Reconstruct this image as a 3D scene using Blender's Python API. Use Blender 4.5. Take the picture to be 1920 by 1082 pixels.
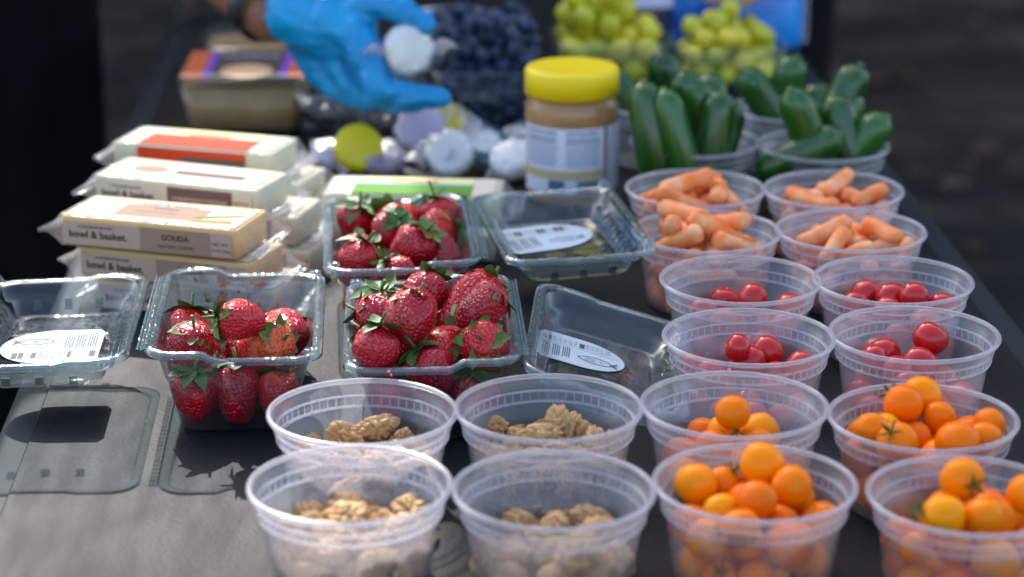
import bpy, bmesh, math, random
import numpy as np
from mathutils import Vector, Matrix, Euler, Quaternion, noise

for o in list(bpy.data.objects): bpy.data.objects.remove(o)
S = bpy.context.scene
C = S.collection
R = math.radians

# ------------------------------------------------------------------ camera
FPX, PITCH, CAMH = 4400.0, R(18.0), 0.579      # focal length in photo pixels, tilt, height above the table top
cam = bpy.data.cameras.new('camera'); co = bpy.data.objects.new('camera', cam); C.objects.link(co)
cam.sensor_width = 36; cam.lens = FPX * 36 / 1920
cam.clip_start = 0.02; cam.clip_end = 2000
co.location = (0, 0, CAMH); co.rotation_euler = (R(90) - PITCH, 0, 0)
cam.dof.use_dof = True; cam.dof.focus_distance = 1.60; cam.dof.aperture_fstop = 4.6
S.camera = co
S.render.engine = 'CYCLES'
S.cycles.use_denoising = True
S.cycles.max_bounces = 14; S.cycles.transparent_max_bounces = 64
S.cycles.transmission_bounces = 8; S.cycles.diffuse_bounces = 4; S.cycles.glossy_bounces = 5
S.cycles.caustics_reflective = False; S.cycles.caustics_refractive = False
S.cycles.sample_clamp_indirect = 6

# ------------------------------------------------------------------ light
SUN_EL, SUN_AZ = R(37), R(-12)                 # behind the table, a little to the left
W = bpy.data.worlds.new('World'); S.world = W; W.use_nodes = True
nt = W.node_tree
sky = nt.nodes.new('ShaderNodeTexSky'); sky.sky_type = 'NISHITA'; sky.sun_disc = False
sky.sun_elevation = SUN_EL; sky.sun_rotation = SUN_AZ; sky.ozone_density = .1; sky.dust_density = 3.0
bg = nt.nodes['Background']; bg.inputs['Strength'].default_value = 0.15
nt.links.new(sky.outputs[0], bg.inputs[0])
sl = bpy.data.lights.new('sun', 'SUN'); sl.energy = 2.0; sl.angle = R(0.53); sl.color = (1.0, 0.97, 0.92)
so = bpy.data.objects.new('sun', sl); C.objects.link(so)
SUND = Vector((math.sin(SUN_AZ) * math.cos(SUN_EL), math.cos(SUN_AZ) * math.cos(SUN_EL), math.sin(SUN_EL)))
so.rotation_euler = SUND.to_track_quat('Z', 'Y').to_euler()
S.view_settings.view_transform = 'Standard'; S.view_settings.look = 'None'
S.view_settings.exposure = 1.78; S.view_settings.gamma = 1.0; S.view_settings.use_curve_mapping = False

# ------------------------------------------------------------------ pixel -> place
def ray(x, y):
    u = (x - 960) / FPX; v = (541 - y) / FPX
    return Vector((u, math.cos(PITCH) + v * math.sin(PITCH), -math.sin(PITCH) + v * math.cos(PITCH)))
def on(x, y, z=0.0):                           # point of that pixel at height z above the table
    d = ray(x, y); t = (z - CAMH) / d.z
    return Vector((d.x * t, d.y * t, z))
def at(x, y, Y):                               # point of that pixel at distance Y
    d = ray(x, y); t = Y / d.y
    return Vector((d.x * t, Y, CAMH + d.z * t))

# ------------------------------------------------------------------ helpers
def tag(o, label=None, cat=None, group=None, kind=None):
    if label: o['label'] = label
    if cat: o['category'] = cat
    if group: o['group'] = group
    if kind: o['kind'] = kind
    return o
def empty(name, loc=(0, 0, 0), rz=0.0):
    o = bpy.data.objects.new(name, None); C.objects.link(o)
    o.location = loc; o.rotation_euler = (0, 0, rz); o.empty_display_size = .02
    return o
def link(name, me, parent=None, mat=None):
    o = bpy.data.objects.new(name, me); C.objects.link(o)
    if parent is not None: o.parent = parent
    if mat is not None and len(me.materials) == 0: me.materials.append(mat)
    return o
def copy_tree(o, parent=None):
    c = o.copy(); C.objects.link(c); c.parent = parent
    for ch in o.children: copy_tree(ch, c)
    return c

class MB:
    def __init__(s): s.v = []; s.f = []
    def add(s, v, f):
        n = len(s.v); s.v += [tuple(p) for p in v]; s.f += [tuple(i + n for i in q) for q in f]; return s
    def box(s, c, d, M=None):
        x, y, z = (k / 2 for k in d); vs = []
        for a in (-x, x):
            for b in (-y, y):
                for e in (-z, z):
                    p = Vector((a, b, e));  p = M @ p if M else p
                    vs.append(p + Vector(c))
        return s.add(vs, [(0, 1, 3, 2), (4, 6, 7, 5), (0, 4, 5, 1), (2, 3, 7, 6), (0, 2, 6, 4), (1, 5, 7, 3)])
    def loft(s, loops, cap0=False, cap1=False, closed=True):
        n = len(loops[0]); base = len(s.v)
        for l in loops: s.v += [tuple(p) for p in l]
        for i in range(len(loops) - 1):
            for j in range(n if closed else n - 1):
                k = (j + 1) % n
                s.f.append((base + i * n + j, base + i * n + k, base + (i + 1) * n + k, base + (i + 1) * n + j))
        if cap0: s.f.append(tuple(base + j for j in reversed(range(n))))
        if cap1: s.f.append(tuple(base + (len(loops) - 1) * n + j for j in range(n)))
        return s
    def lathe(s, prof, n=64, c=(0, 0, 0), M=None, cap0=False, cap1=False):
        loops = []
        for r, z in prof:
            l = []
            for k in range(n):
                a = 2 * math.pi * k / n; p = Vector((r * math.cos(a), r * math.sin(a), z))
                l.append((M @ p if M else p) + Vector(c))
            loops.append(l)
        return s.loft(loops, cap0, cap1)
    def tube(s, pts, rad, n=12, cap=True):
        pts = [Vector(p) for p in pts]; loops = []
        ax_ = (pts[-1] - pts[0]).normalized(); up = Vector((0, 0, 1)) if abs(ax_.z) < .85 else Vector((0, 1, 0))
        for i, p in enumerate(pts):
            t = (pts[min(i + 1, len(pts) - 1)] - pts[max(i - 1, 0)]).normalized()
            a = t.cross(up)
            if a.length < 1e-3: a = t.cross(Vector((1, 0, 0)))
            a.normalize(); b = a.cross(t).normalized()
            r = rad[i] if isinstance(rad, (list, tuple)) else rad
            loops.append([p + (a * math.cos(2 * math.pi * k / n) + b * math.sin(2 * math.pi * k / n)) * r for k in range(n)])
        return s.loft(loops, cap, cap)
    def mesh(s, name, smooth=True, fix=True):
        me = bpy.data.meshes.new(name); me.from_pydata(s.v, [], s.f); me.update()
        if fix:
            bm = bmesh.new(); bm.from_mesh(me); bmesh.ops.recalc_face_normals(bm, faces=bm.faces); bm.to_mesh(me); bm.free()
        if smooth: me.shade_smooth()
        return me
    def build(s, name, mat, parent=None, smooth=True, fix=True):
        return link(name, s.mesh(name, smooth, fix), parent, mat)

def rrect(w, d, r, z, n=6, cx=0, cy=0):
    out = []
    for sx, sy, a0 in ((1, 1, 0), (-1, 1, 90), (-1, -1, 180), (1, -1, 270)):
        for k in range(n + 1):
            a = R(a0 + 90 * k / n)
            out.append(Vector((cx + sx * (w / 2 - r) + r * math.cos(a), cy + sy * (d / 2 - r) + r * math.sin(a), z)))
    return out
def rbox(mb, w, d, z0, z1, r, b=.0015, cx=0, cy=0, n=5):
    L = [rrect(w - 2 * b, d - 2 * b, max(r - b, 1e-4), z0, n, cx, cy), rrect(w, d, r, z0 + b, n, cx, cy),
         rrect(w, d, r, z1 - b, n, cx, cy), rrect(w - 2 * b, d - 2 * b, max(r - b, 1e-4), z1, n, cx, cy)]
    return mb.loft(L, True, True)
def evaluated(o):
    dg = bpy.context.evaluated_depsgraph_get(); dg.update()
    me = bpy.data.meshes.new_from_object(o.evaluated_get(dg)); return me
def text_mesh(s, size, align='LEFT', bold=0.0, sx=1.0):
    cu = bpy.data.curves.new('lettering', 'FONT'); cu.body = s; cu.size = size; cu.align_x = align
    cu.offset = bold; cu.resolution_u = 3
    o = bpy.data.objects.new('lettering', cu); C.objects.link(o)
    me = evaluated(o); bpy.data.objects.remove(o); bpy.data.curves.remove(cu)
    me.materials.clear()
    return me
def text(s, size, M, mat, parent, align='LEFT', bold=0.0, name='lettering'):
    me = text_mesh(s, size, align, bold); me.transform(M)
    return link(name, me, parent, mat)
def blob(caps, name, vox, smooth=6):           # one continuous skin round tapered capsules
    mb = MB()
    for p0, r0, p1, r1 in caps:
        p0, p1 = Vector(p0), Vector(p1); ax = p1 - p0; L = ax.length
        if L < 1e-6: ax = Vector((0, 0, 1)); L = 1e-6
        q = ax.to_track_quat('Z', 'Y').to_matrix()
        prof = [(r0 * math.sin(a), -r0 * math.cos(a)) for a in (R(8), R(35), R(65), R(90))]
        prof += [(r1 * math.sin(a), L - r1 * math.cos(a)) for a in (R(90), R(115), R(145), R(172))]
        mb.lathe(prof, 16, p0, q, True, True)
    o = mb.build(name, None)
    m = o.modifiers.new('r', 'REMESH'); m.mode = 'VOXEL'; m.voxel_size = vox
    m = o.modifiers.new('s', 'SMOOTH'); m.factor = .5; m.iterations = smooth
    me = evaluated(o); bpy.data.objects.remove(o); me.shade_smooth(); me.name = name
    return me

# ------------------------------------------------------------------ materials
def mat(name, col, rough=.5, spec=.5, **kw):
    m = bpy.data.materials.new(name); m.use_nodes = True
    b = m.node_tree.nodes['Principled BSDF']
    b.inputs['Base Color'].default_value = (*col, 1); b.inputs['Roughness'].default_value = rough
    b.inputs['Specular IOR Level'].default_value = spec
    for k, v in kw.items(): b.inputs[k.replace('_', ' ')].default_value = v
    return m
def N(m, t, **kw):
    n = m.node_tree.nodes.new('ShaderNode' + t)
    for k, v in kw.items(): setattr(n, k, v)
    return n
def L(m, a, b): m.node_tree.links.new(a, b)
def ramp(m, stops):
    n = N(m, 'ValToRGB'); e = n.color_ramp.elements
    while len(e) < len(stops): e.new(.5)
    for i, (p, c) in enumerate(stops): e[i].position = p; e[i].color = (*c, 1)
    return n
def noisy(m, scale, stops, bump=0.0, bscale=None, detail=6, dist=.002, stretch=None, rnd=False):
    b = m.node_tree.nodes['Principled BSDF']; tc = N(m, 'TexCoord'); src = tc.outputs['Object']
    if stretch:
        mp = N(m, 'Mapping'); mp.inputs['Scale'].default_value = stretch; L(m, src, mp.inputs['Vector']); src = mp.outputs[0]
    if rnd:
        oi = N(m, 'ObjectInfo'); ad = N(m, 'VectorMath', operation='ADD'); L(m, src, ad.inputs[0]); L(m, oi.outputs['Random'], ad.inputs[1]); src = ad.outputs[0]
    t = N(m, 'TexNoise'); t.inputs['Scale'].default_value = scale; t.inputs['Detail'].default_value = detail
    L(m, src, t.inputs['Vector']); r = ramp(m, stops); L(m, t.outputs['Fac'], r.inputs[0]); L(m, r.outputs[0], b.inputs['Base Color'])
    if bump:
        t2 = N(m, 'TexNoise'); t2.inputs['Scale'].default_value = bscale or scale; t2.inputs['Detail'].default_value = 5; L(m, src, t2.inputs['Vector'])
        bp = N(m, 'Bump'); bp.inputs['Strength'].default_value = bump; bp.inputs['Distance'].default_value = dist
        L(m, t2.outputs['Fac'], bp.inputs['Height']); L(m, bp.outputs[0], b.inputs['Normal'])
    return r
def plastic(name, tint, haze, hazecol, rough, edge=.25, gloss=1.0, bump=0.0, bscale=60):
    """thin see-through plastic: clear + milky scatter, more of it at glancing angles, + surface gloss"""
    m = bpy.data.materials.new(name); m.use_nodes = True; nt = m.node_tree
    for n in list(nt.nodes):
        if n.type != 'OUTPUT_MATERIAL': nt.nodes.remove(n)
    out = nt.nodes['Material Output']
    tr = N(m, 'BsdfTransparent'); tr.inputs[0].default_value = (*tint, 1)
    df = N(m, 'BsdfDiffuse'); df.inputs[0].default_value = (*hazecol, 1)
    tl = N(m, 'BsdfTranslucent'); tl.inputs[0].default_value = (*hazecol, 1)
    sc = N(m, 'MixShader'); sc.inputs[0].default_value = .5; L(m, df.outputs[0], sc.inputs[1]); L(m, tl.outputs[0], sc.inputs[2])
    lw = N(m, 'LayerWeight'); lw.inputs['Blend'].default_value = .35
    ma = N(m, 'MapRange'); ma.inputs['To Min'].default_value = haze; ma.inputs['To Max'].default_value = min(haze + edge, .98)
    L(m, lw.outputs['Facing'], ma.inputs['Value'])
    m1 = N(m, 'MixShader'); L(m, ma.outputs[0], m1.inputs[0]); L(m, tr.outputs[0], m1.inputs[1]); L(m, sc.outputs[0], m1.inputs[2])
    gl = N(m, 'BsdfGlossy'); gl.inputs['Roughness'].default_value = rough; gl.inputs[0].default_value = (1, 1, 1, 1)
    fr = N(m, 'Fresnel'); fr.inputs['IOR'].default_value = 1.5
    mu = N(m, 'Math', operation='MULTIPLY'); L(m, fr.outputs[0], mu.inputs[0]); mu.inputs[1].default_value = gloss; mu.use_clamp = True
    # total internal reflection of the back faces is left out: facing-based fresnel from both sides
    ge = N(m, 'NewGeometry'); mi = N(m, 'Mix', data_type='FLOAT'); L(m, ge.outputs['Backfacing'], mi.inputs[0]); mi.inputs[2].default_value = 1.5; mi.inputs[3].default_value = 1 / 1.5
    L(m, mi.outputs[0], fr.inputs['IOR'])
    m2 = N(m, 'MixShader'); L(m, mu.outputs[0], m2.inputs[0]); L(m, m1.outputs[0], m2.inputs[1]); L(m, gl.outputs[0], m2.inputs[2])
    L(m, m2.outputs[0], out.inputs['Surface'])
    if bump:
        tc = N(m, 'TexCoord'); t = N(m, 'TexNoise'); t.inputs['Scale'].default_value = bscale; t.inputs['Detail'].default_value = 3
        L(m, tc.outputs['Object'], t.inputs['Vector']); bp = N(m, 'Bump'); bp.inputs['Strength'].default_value = bump; bp.inputs['Distance'].default_value = .003
        L(m, t.outputs['Fac'], bp.inputs['Height'])
        for n in (gl, fr): L(m, bp.outputs[0], n.inputs['Normal'])
    return m

CUP = plastic('cup_plastic', (.975, .972, .98), .062, (.74, .73, .78), .24, .19, .7)
CUPRIM = plastic('cup_rim_plastic', (.95, .945, .965), .26, (.76, .75, .81), .22, .3, .8)
PET = plastic('clear_clamshell_plastic', (.90, .94, .95), .006, (.6, .75, .8), .06, .04, .85, .3, 45)
PETEDGE = plastic('clamshell_flange_plastic', (.86, .93, .95), .03, (.6, .75, .82), .07, .16, 1.5, .4, 120)
PUNP = plastic('punnet_plastic', (.96, .98, .985), .01, (.6, .7, .75), .1, .06, .5)
FILM = plastic('cling_film', (.97, .97, .97), .05, (.7, .7, .7), .22, .22, .4, .9, 70)
SLOT = plastic('vent_slot_dark_tint', (.62, .67, .70), .0, (.1, .1, .1), .3, .05, .4)  # darkness of the open vents, put into tinted boxes instead of holes

TABLE = mat('dark_table', (.04, .042, .046), .42, .085)
rr = noisy(TABLE, 3.0, [(.3, (.008, .0095, .012)), (.7, (.015, .017, .020))], .55, 330, 10, .0010)
def table_rough():
    b = TABLE.node_tree.nodes['Principled BSDF']; tc = N(TABLE, 'TexCoord'); mp = N(TABLE, 'Mapping'); mp.inputs['Scale'].default_value = (40, 9, 9); mp.inputs['Rotation'].default_value = (0, 0, R(35))
    t = N(TABLE, 'TexNoise'); t.inputs['Scale'].default_value = 1.6; t.inputs['Detail'].default_value = 8; L(TABLE, tc.outputs['Object'], mp.inputs[0]); L(TABLE, mp.outputs[0], t.inputs['Vector'])
    mr = N(TABLE, 'MapRange'); mr.inputs['To Min'].default_value = .46; mr.inputs['To Max'].default_value = .70; L(TABLE, t.outputs['Fac'], mr.inputs['Value']); L(TABLE, mr.outputs[0], b.inputs['Roughness'])
table_rough()
EDGE = mat('table_edge', (.022, .028, .033), .62, .09)
STEEL = mat('dark_steel', (.05, .05, .055), .4, .5, Metallic=.6)
GROUND = mat('ground_asphalt', (.05, .047, .044), .9, .2)
noisy(GROUND, 3.6, [(.3, (.016, .014, .013)), (.5, (.040, .034, .030)), (.62, (.070, .058, .049)), (.8, (.13, .11, .092))], .6, 60, 9, .01)
BRICK = mat('brick', (.16, .10, .08), .85, .2); noisy(BRICK, 5, [(.3, (.11, .07, .055)), (.7, (.2, .13, .1))], .4, 30)
GLASSD = mat('window_glass', (.02, .025, .03), .08, .5)
STONE = mat('stone_trim', (.3, .29, .27), .8, .2); noisy(STONE, 8, [(.3, (.24, .23, .21)), (.7, (.34, .33, .3))])
CANVAS = mat('canopy_canvas', (.03, .04, .06), .9, .1); noisy(CANVAS, 20, [(.3, (.026, .034, .05)), (.7, (.036, .046, .07))], .2, 300)

# ------------------------------------------------------------------ setting
GZ = -0.74
def ground():
    mb = MB(); n = 60
    xs = [-1200, -300, -80] + [-20 + 40 * i / n for i in range(n + 1)] + [80, 300, 1200]
    vs = []
    for y in xs:
        for x in xs:
            z = GZ + (0.012 * noise.noise((x * .9, y * .9, 0)) if abs(x) < 19 and abs(y) < 19 else 0)
            vs.append((x, y, z - .012))
    k = len(xs)
    mb.add(vs, [(j * k + i, j * k + i + 1, (j + 1) * k + i + 1, (j + 1) * k + i) for j in range(k - 1) for i in range(k - 1)])
    tag(mb.build('ground', GROUND, fix=False), kind='structure')
ground()

def building():  # unseen building, added to shade the ground and darken the table's reflections
    b = empty('added_brick_building', (0, 9.8, GZ))
    tag(b, 'added brown brick building out of view, shading the ground and darkening table reflections', 'building')
    mb = MB(); x0, x1, y0, y1, H = -9, 9, 0, 5, 5.4
    wins = [(-7.5 + 3 * i, 2.0 + 0 * i) for i in range(6)]
    # front wall pieces round the openings
    cur = x0
    for wx, wz in wins:
        mb.box(((cur + wx - .6) / 2, .15, H / 2), (wx - .6 - cur, .3, H)); cur = wx + .6
        mb.box((wx, .15, .5), (1.2, .298, 1.0)); mb.box((wx, .15, (2.9 + H) / 2), (1.2, .298, H - 2.9))
    mb.box(((cur + x1) / 2, .15, H / 2), (x1 - cur, .3, H))
    mb.box((0, 5, H / 2), (18, .3, H)); mb.box((-8.9, 2.57, H / 2), (.2, 4.5, H)); mb.box((8.9, 2.57, H / 2), (.2, 4.5, H))
    mb.build('wall', BRICK, b, False)
    MB().box((0, 2.5, H + .12), (18.5, 5.7, .24)).build('roof', STONE, b, False)
    for wx, wz in wins:
        w = MB().box((wx, .13, 1.95), (1.16, .02, 1.86)).build('window', GLASSD, b, False)
        MB().box((wx, .1, 1.95), (.06, .05, 1.86)).box((wx, .1, 1.95), (1.16, .044, .06)).build('frame', STONE, w, False)
        MB().box((wx, -.04, .96), (1.36, .12, .07)).build('sill', STONE, w, False)
building()

def litter():
    rng = random.Random(77); mb = MB()
    for i in range(1500):
        x, y = rng.uniform(-2.5, 3.2), rng.uniform(2.2, 8.5); c = Vector((x, y, GZ + .012)); a = rng.random() * 6.283; l = rng.uniform(.025, .06); w = l * rng.uniform(.35, .6)
        d = Vector((math.cos(a), math.sin(a), 0)); p = Vector((-d.y, d.x, 0)); h = rng.uniform(.0, .02)
        mb.add([c - d * l, c + p * w + Vector((0, 0, h)), c + d * l + Vector((0, 0, h * .5)), c - p * w + Vector((0, 0, h * .7)), c + Vector((0, 0, -.004))], [(0, 4, 1), (1, 4, 2), (2, 4, 3), (3, 4, 0)])
    LT = mat('dry_leaf', (.16, .10, .055), .8, .2); noisy(LT, 3.0, [(.3, (.05, .03, .017)), (.5, (.09, .057, .034)), (.7, (.15, .105, .07))], detail=2)
    tag(mb.build('fallen_leaves', LT, None, False), 'scattered dry brown leaves on the dark ground', 'leaves', kind='stuff')
litter()

TYAW = R(3.1)
def table():
    t = empty('long_table', (0, 0, GZ))
    tag(t, 'long dark table with a smooth rounded edge carrying all the food', 'table')
    y0, y1, w = .70, 3.45, .752
    ax = Vector((-math.sin(TYAW), math.cos(TYAW), 0))
    cx = .0
    # centre line passes (0.020,1.6) leaning with the table
    mid = Vector((.0205, 1.6, 0)) + ax * ((y0 + y1) / 2 - 1.6)
    M = Matrix.Translation((mid.x, mid.y, 0)) @ Matrix.Rotation(TYAW, 4, 'Z')
    mb = MB(); rbox(mb, w - .052, y1 - y0 - .052, -GZ - .03, -GZ, .01, .001, n=3)
    o = mb.build('tabletop', TABLE, t, False); o.data.transform(M)
    mb = MB()                                   # rounded edge moulding
    prof = []
    loops = []
    for k in range(13):
        a = R(-90 + 180 * k / 12)
        loops.append(rrect(w - .024 + .024 * math.cos(a) * 1, y1 - y0 - .024 + .024 * math.cos(a), .03 + .012 * math.cos(a), -GZ - .0165 + .0155 * math.sin(a), 5))
    loops = [rrect(w - .052, y1 - y0 - .052, .012, -GZ - .032, 5)] + loops + [rrect(w - .052, y1 - y0 - .052, .012, -GZ - .001, 5)]
    mb.loft(loops); o = mb.build('edge_moulding', EDGE, t); o.data.transform(M)
    for sx in (-1, 1):
        for sy in (-1, 1):
            p = M @ Vector((sx * (w / 2 - .07), sy * ((y1 - y0) / 2 - .15), 0))
            MB().tube([(p.x, p.y, 0), (p.x, p.y, -GZ - .031)], .016, 12).build('leg', STEEL, t)
table()

def canopy(a, wx, wy, label, posts):  # unseen canopies, added to shade the right half and back of the table
    zt = 2.2; off = SUND * (zt / SUND.z)
    yaw = TYAW
    t = empty('added_shade_canopy', (0, 0, GZ)); tag(t, label, 'canopy')
    M = Matrix.Translation((a.x + off.x, a.y + off.y, -GZ)) @ Matrix.Rotation(yaw, 4, 'Z')
    mb = MB(); n = 12; vs = []
    for j in range(n + 1):
        for i in range(n + 1):
            u, v = i / n, j / n
            h = .55 * min(1, 2 * min(u, 1 - u)) * min(1, 2 * min(v, 1 - v))
            vs.append(M @ Vector((u * wx, v * wy, zt + h)))
    k = n + 1
    mb.add(vs, [(j * k + i, j * k + i + 1, (j + 1) * k + i + 1, (j + 1) * k + i) for j in range(n) for i in range(n)])
    o = mb.build('roof_fabric', CANVAS, t); m = o.modifiers.new('t', 'SOLIDIFY'); m.thickness = .004
    mb = MB(); c = [M @ Vector((p[0] * wx, p[1] * wy, zt)) for p in ((0, 0), (1, 0), (1, 1), (0, 1))]
    for i in range(4):
        p, q = c[i], c[(i + 1) % 4]; d = Vector((0, 0, .18)); e = (q - p).cross(Vector((0, 0, 1))).normalized() * .003
        mb.add([p - d, q - d, q, p, p - d + e, q - d + e, q + e, p + e], [(0, 1, 2, 3), (7, 6, 5, 4), (0, 4, 5, 1)])
    mb.build('valance', CANVAS, t, False)
    for u, v in posts:
        p = M @ Vector((u * wx, v * wy, zt + .0)); MB().tube([(p.x, p.y, 0), (p.x, p.y, p.z + .08)], .02, 10).build('post', STEEL, t)
canopy(Vector((.045, .6, 0)), 3.2, 3.4, 'added dark blue canvas canopy beyond the table, out of view, shading its right half', ((.12, .1), (.94, .1), (.94, .93), (.12, .93)))
canopy(Vector((-3.05, 2.06, 0)), 2.98, 2.6, 'second added dark blue canvas canopy, out of view, shading the back of the table', ((.06, .1), (.88, .1), (.88, .93), (.06, .93)))

# ------------------------------------------------------------------ settling loose food
def settle(bodies, inside, seed=0, steps=110, its=5, g=.0009):
    """bodies: list of (offsets (k,3), radii (k), pos, 3x3 rot, pinned). Rigid clumps of balls sink until they rest on
    one another and on the container; inside(P, r) pushes the balls back into the container."""
    off = np.concatenate([b[0] for b in bodies]); rad = np.concatenate([b[1] for b in bodies])
    own = np.concatenate([[i] * len(b[0]) for i, b in enumerate(bodies)])
    pos = np.array([b[2] for b in bodies], float); rot = np.array([b[3] for b in bodies], float)
    pin = np.array([b[4] for b in bodies]); nb = len(bodies)
    X = pos[own] + np.einsum('nij,nj->ni', rot[own], off)
    same = own[:, None] == own[None, :]; RR = rad[:, None] + rad[None, :]
    cnt = np.bincount(own, minlength=nb).astype(float)
    lo = np.stack([np.bincount(own, weights=off[:, k], minlength=nb) / cnt for k in range(3)], 1)
    q = off - lo[own]
    multi = cnt > 1
    for st in range(steps):
        gg = g if st < steps * .8 else g * .15
        X[:, 2] -= gg * (~pin[own])
        for it in range(its):
            D = X[:, None] - X[None]; d = np.sqrt((D ** 2).sum(-1)) + 1e-9
            pen = np.where(same, 0, np.maximum(RR - d, 0))
            X = X + ((D / d[..., None]) * (pen * .42)[..., None]).sum(1) / np.maximum(1, (pen > 0).sum(1) * .55)[:, None]
            X = inside(X, rad)
            c = np.stack([np.bincount(own, weights=X[:, k], minlength=nb) / cnt for k in range(3)], 1)
            A = np.zeros((nb, 3, 3)); np.add.at(A, own, np.einsum('ni,nj->nij', X - c[own], q))
            A += rot * 1e-6
            U, s_, Vt = np.linalg.svd(A); dt = np.sign(np.linalg.det(U @ Vt)); U[:, :, 2] *= dt[:, None]
            rn = U @ Vt; rot = np.where((multi & ~pin)[:, None, None], rn, rot)
            cp = c - np.einsum('nij,nj->ni', rot, lo); cp[pin] = pos[pin]; pos = cp
            X = pos[own] + np.einsum('nij,nj->ni', rot[own], off)
    return [(Vector(pos[i]), Matrix(rot[i].tolist())) for i in range(nb)]

CUP_H, R_TOP, R_BASE = .059, .0535, .0445
def in_cup(x, y, zf=.0025, top=CUP_H):
    def f(X, r):
        X = X.copy(); X[:, 2] = np.maximum(X[:, 2], zf + r)
        dx, dy = X[:, 0] - x, X[:, 1] - y; d = np.hypot(dx, dy) + 1e-9
        R_ = R_BASE + (R_TOP - R_BASE) * np.clip(X[:, 2] / CUP_H, 0, 1) - r
        over = X[:, 2] > top + .004
        k = np.where((d > R_) & ~over, R_ / d, 1.0)
        X[:, 0] = x + dx * k; X[:, 1] = y + dy * k
        return X
    return f
def in_box(x, y, w, d, yaw=0, zf=.003, top=.06, slope=.25):
    c, s = math.cos(yaw), math.sin(yaw)
    def f(X, r):
        X = X.copy(); X[:, 2] = np.maximum(X[:, 2], zf + r)
        dx, dy = X[:, 0] - x, X[:, 1] - y; u = c * dx + s * dy; v = -s * dx + c * dy
        ins = slope * np.clip(top - X[:, 2], 0, top)
        over = X[:, 2] > top + .006
        hw = np.maximum(w / 2 - r - ins, .001); hd = np.maximum(d / 2 - r - ins, .001)
        u = np.where(over, u, np.clip(u, -hw, hw)); v = np.where(over, v, np.clip(v, -hd, hd))
        X[:, 0] = x + c * u - s * v; X[:, 1] = y + s * u + c * v
        return X
    return f
def rand_rot(rng): return np.array(Quaternion((rng.gauss(0, 1), rng.gauss(0, 1), rng.gauss(0, 1), rng.gauss(0, 1))).normalized().to_matrix())
def rot_to(zaxis, spin=0): # rotation taking local +Z to a direction
    return np.array((Vector(zaxis).to_track_quat('Z', 'Y') @ Quaternion((0, 0, 1), spin)).to_matrix())
def place(o, pos, rot, s=1.0):
    o.matrix_world = Matrix.Translation(pos) @ rot.to_4x4() @ Matrix.Scale(s, 4); return o
def name_each(items, what, where, group, cat):
    """items: [(object, position)]; each is described by the layer and side of the heap it lies on"""
    zs = sorted(p.z for o, p in items); n = len(items)
    cx = sum(p.x for o, p in items) / n; cy = sum(p.y for o, p in items) / n
    top = max(items, key=lambda t: t[1].z)
    sides = ('right', 'back right', 'back', 'back left', 'left', 'front left', 'front', 'front right')
    for o, p in items:
        if o is top[0]: tag(o, f'topmost {what} {where}', cat, group); continue
        k = zs.index(p.z) / n; lay = 'upper' if k > .66 else 'middle' if k > .33 else 'lower'
        d = math.hypot(p.x - cx, p.y - cy); side = sides[int(round(math.atan2(p.y - cy, p.x - cx) / (math.pi / 4))) % 8] if d > .009 else 'centre'
        tag(o, f'{what} {where}, {lay} layer, {side}', cat, group)

# ------------------------------------------------------------------ deli cups
def cup_meshes():
    n = 96; t = .0008
    outer = [(0.0005, .0012), (.034, .0012), (.0395, .0012), (.041, 0), (.0435, 0), (.0452, .0012), (.0458, .004),
             (.0510, CUP_H - .0178), (.0528, CUP_H - .0165), (.0530, CUP_H - .0112), (.0548, CUP_H - .0100), (.0562, CUP_H - .0025)]
    inner = [(r - t, z + (t if z < .005 else 0)) for r, z in outer][::-1]; inner[-1] = (.0005, .0012 + t)
    wall = MB().lathe(outer + [(.0562 - .0003, CUP_H - .001)] + inner, n).mesh('wall')
    rim = [(.0556 + .0, CUP_H - .0006)]
    c = (.0571, CUP_H - .0018)
    rim = [(c[0] + .0016 * math.cos(a), c[1] + .0017 * math.sin(a)) for a in [R(k * 30) for k in range(13)]]
    rimm = MB().lathe(rim, n).mesh('rim')
    band = MB(); k = 58
    for z in (CUP_H - .0172, CUP_H - .0106):
        band.lathe([(.0533 + .0005 * math.cos(a) + (0.0008 if z > CUP_H - .012 else -.0006), z + .0005 * math.sin(a)) for a in [R(q * 60) for q in range(7)]], n)
        band.lathe([(.0519 + .0005 * math.cos(a) + (0.0008 if z > CUP_H - .012 else -.0012), z + .0005 * math.sin(a)) for a in [R(q * 60) for q in range(7)]], n)
    for i in range(k):
        a = 2 * math.pi * i / k; M = Matrix.Rotation(a, 3, 'Z')
        band.box(M @ Vector((.0531, 0, CUP_H - .0139)), (.0006, .0005, .0056), M)
    return wall, rimm, band.mesh('ribbed_band', False)
CW, CR, CB = cup_meshes()
for m_, k_ in ((CW, CUP), (CR, CUPRIM), (CB, CUPRIM)): m_.materials.append(k_)
def cup(x, y, label, z=0, rz=0.0):
    e = empty('deli_cup', (x, y, z + .0005), rz); tag(e, label, 'cup', 'clear plastic deli cups set out in rows')
    jr = random.Random(int(x * 1e4)); e.scale = (jr.uniform(.99, 1.012), jr.uniform(.99, 1.012), 1)
    link('wall', CW, e); link('rim', CR, e); link('ribbed_band', CB, e)
    return e

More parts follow.
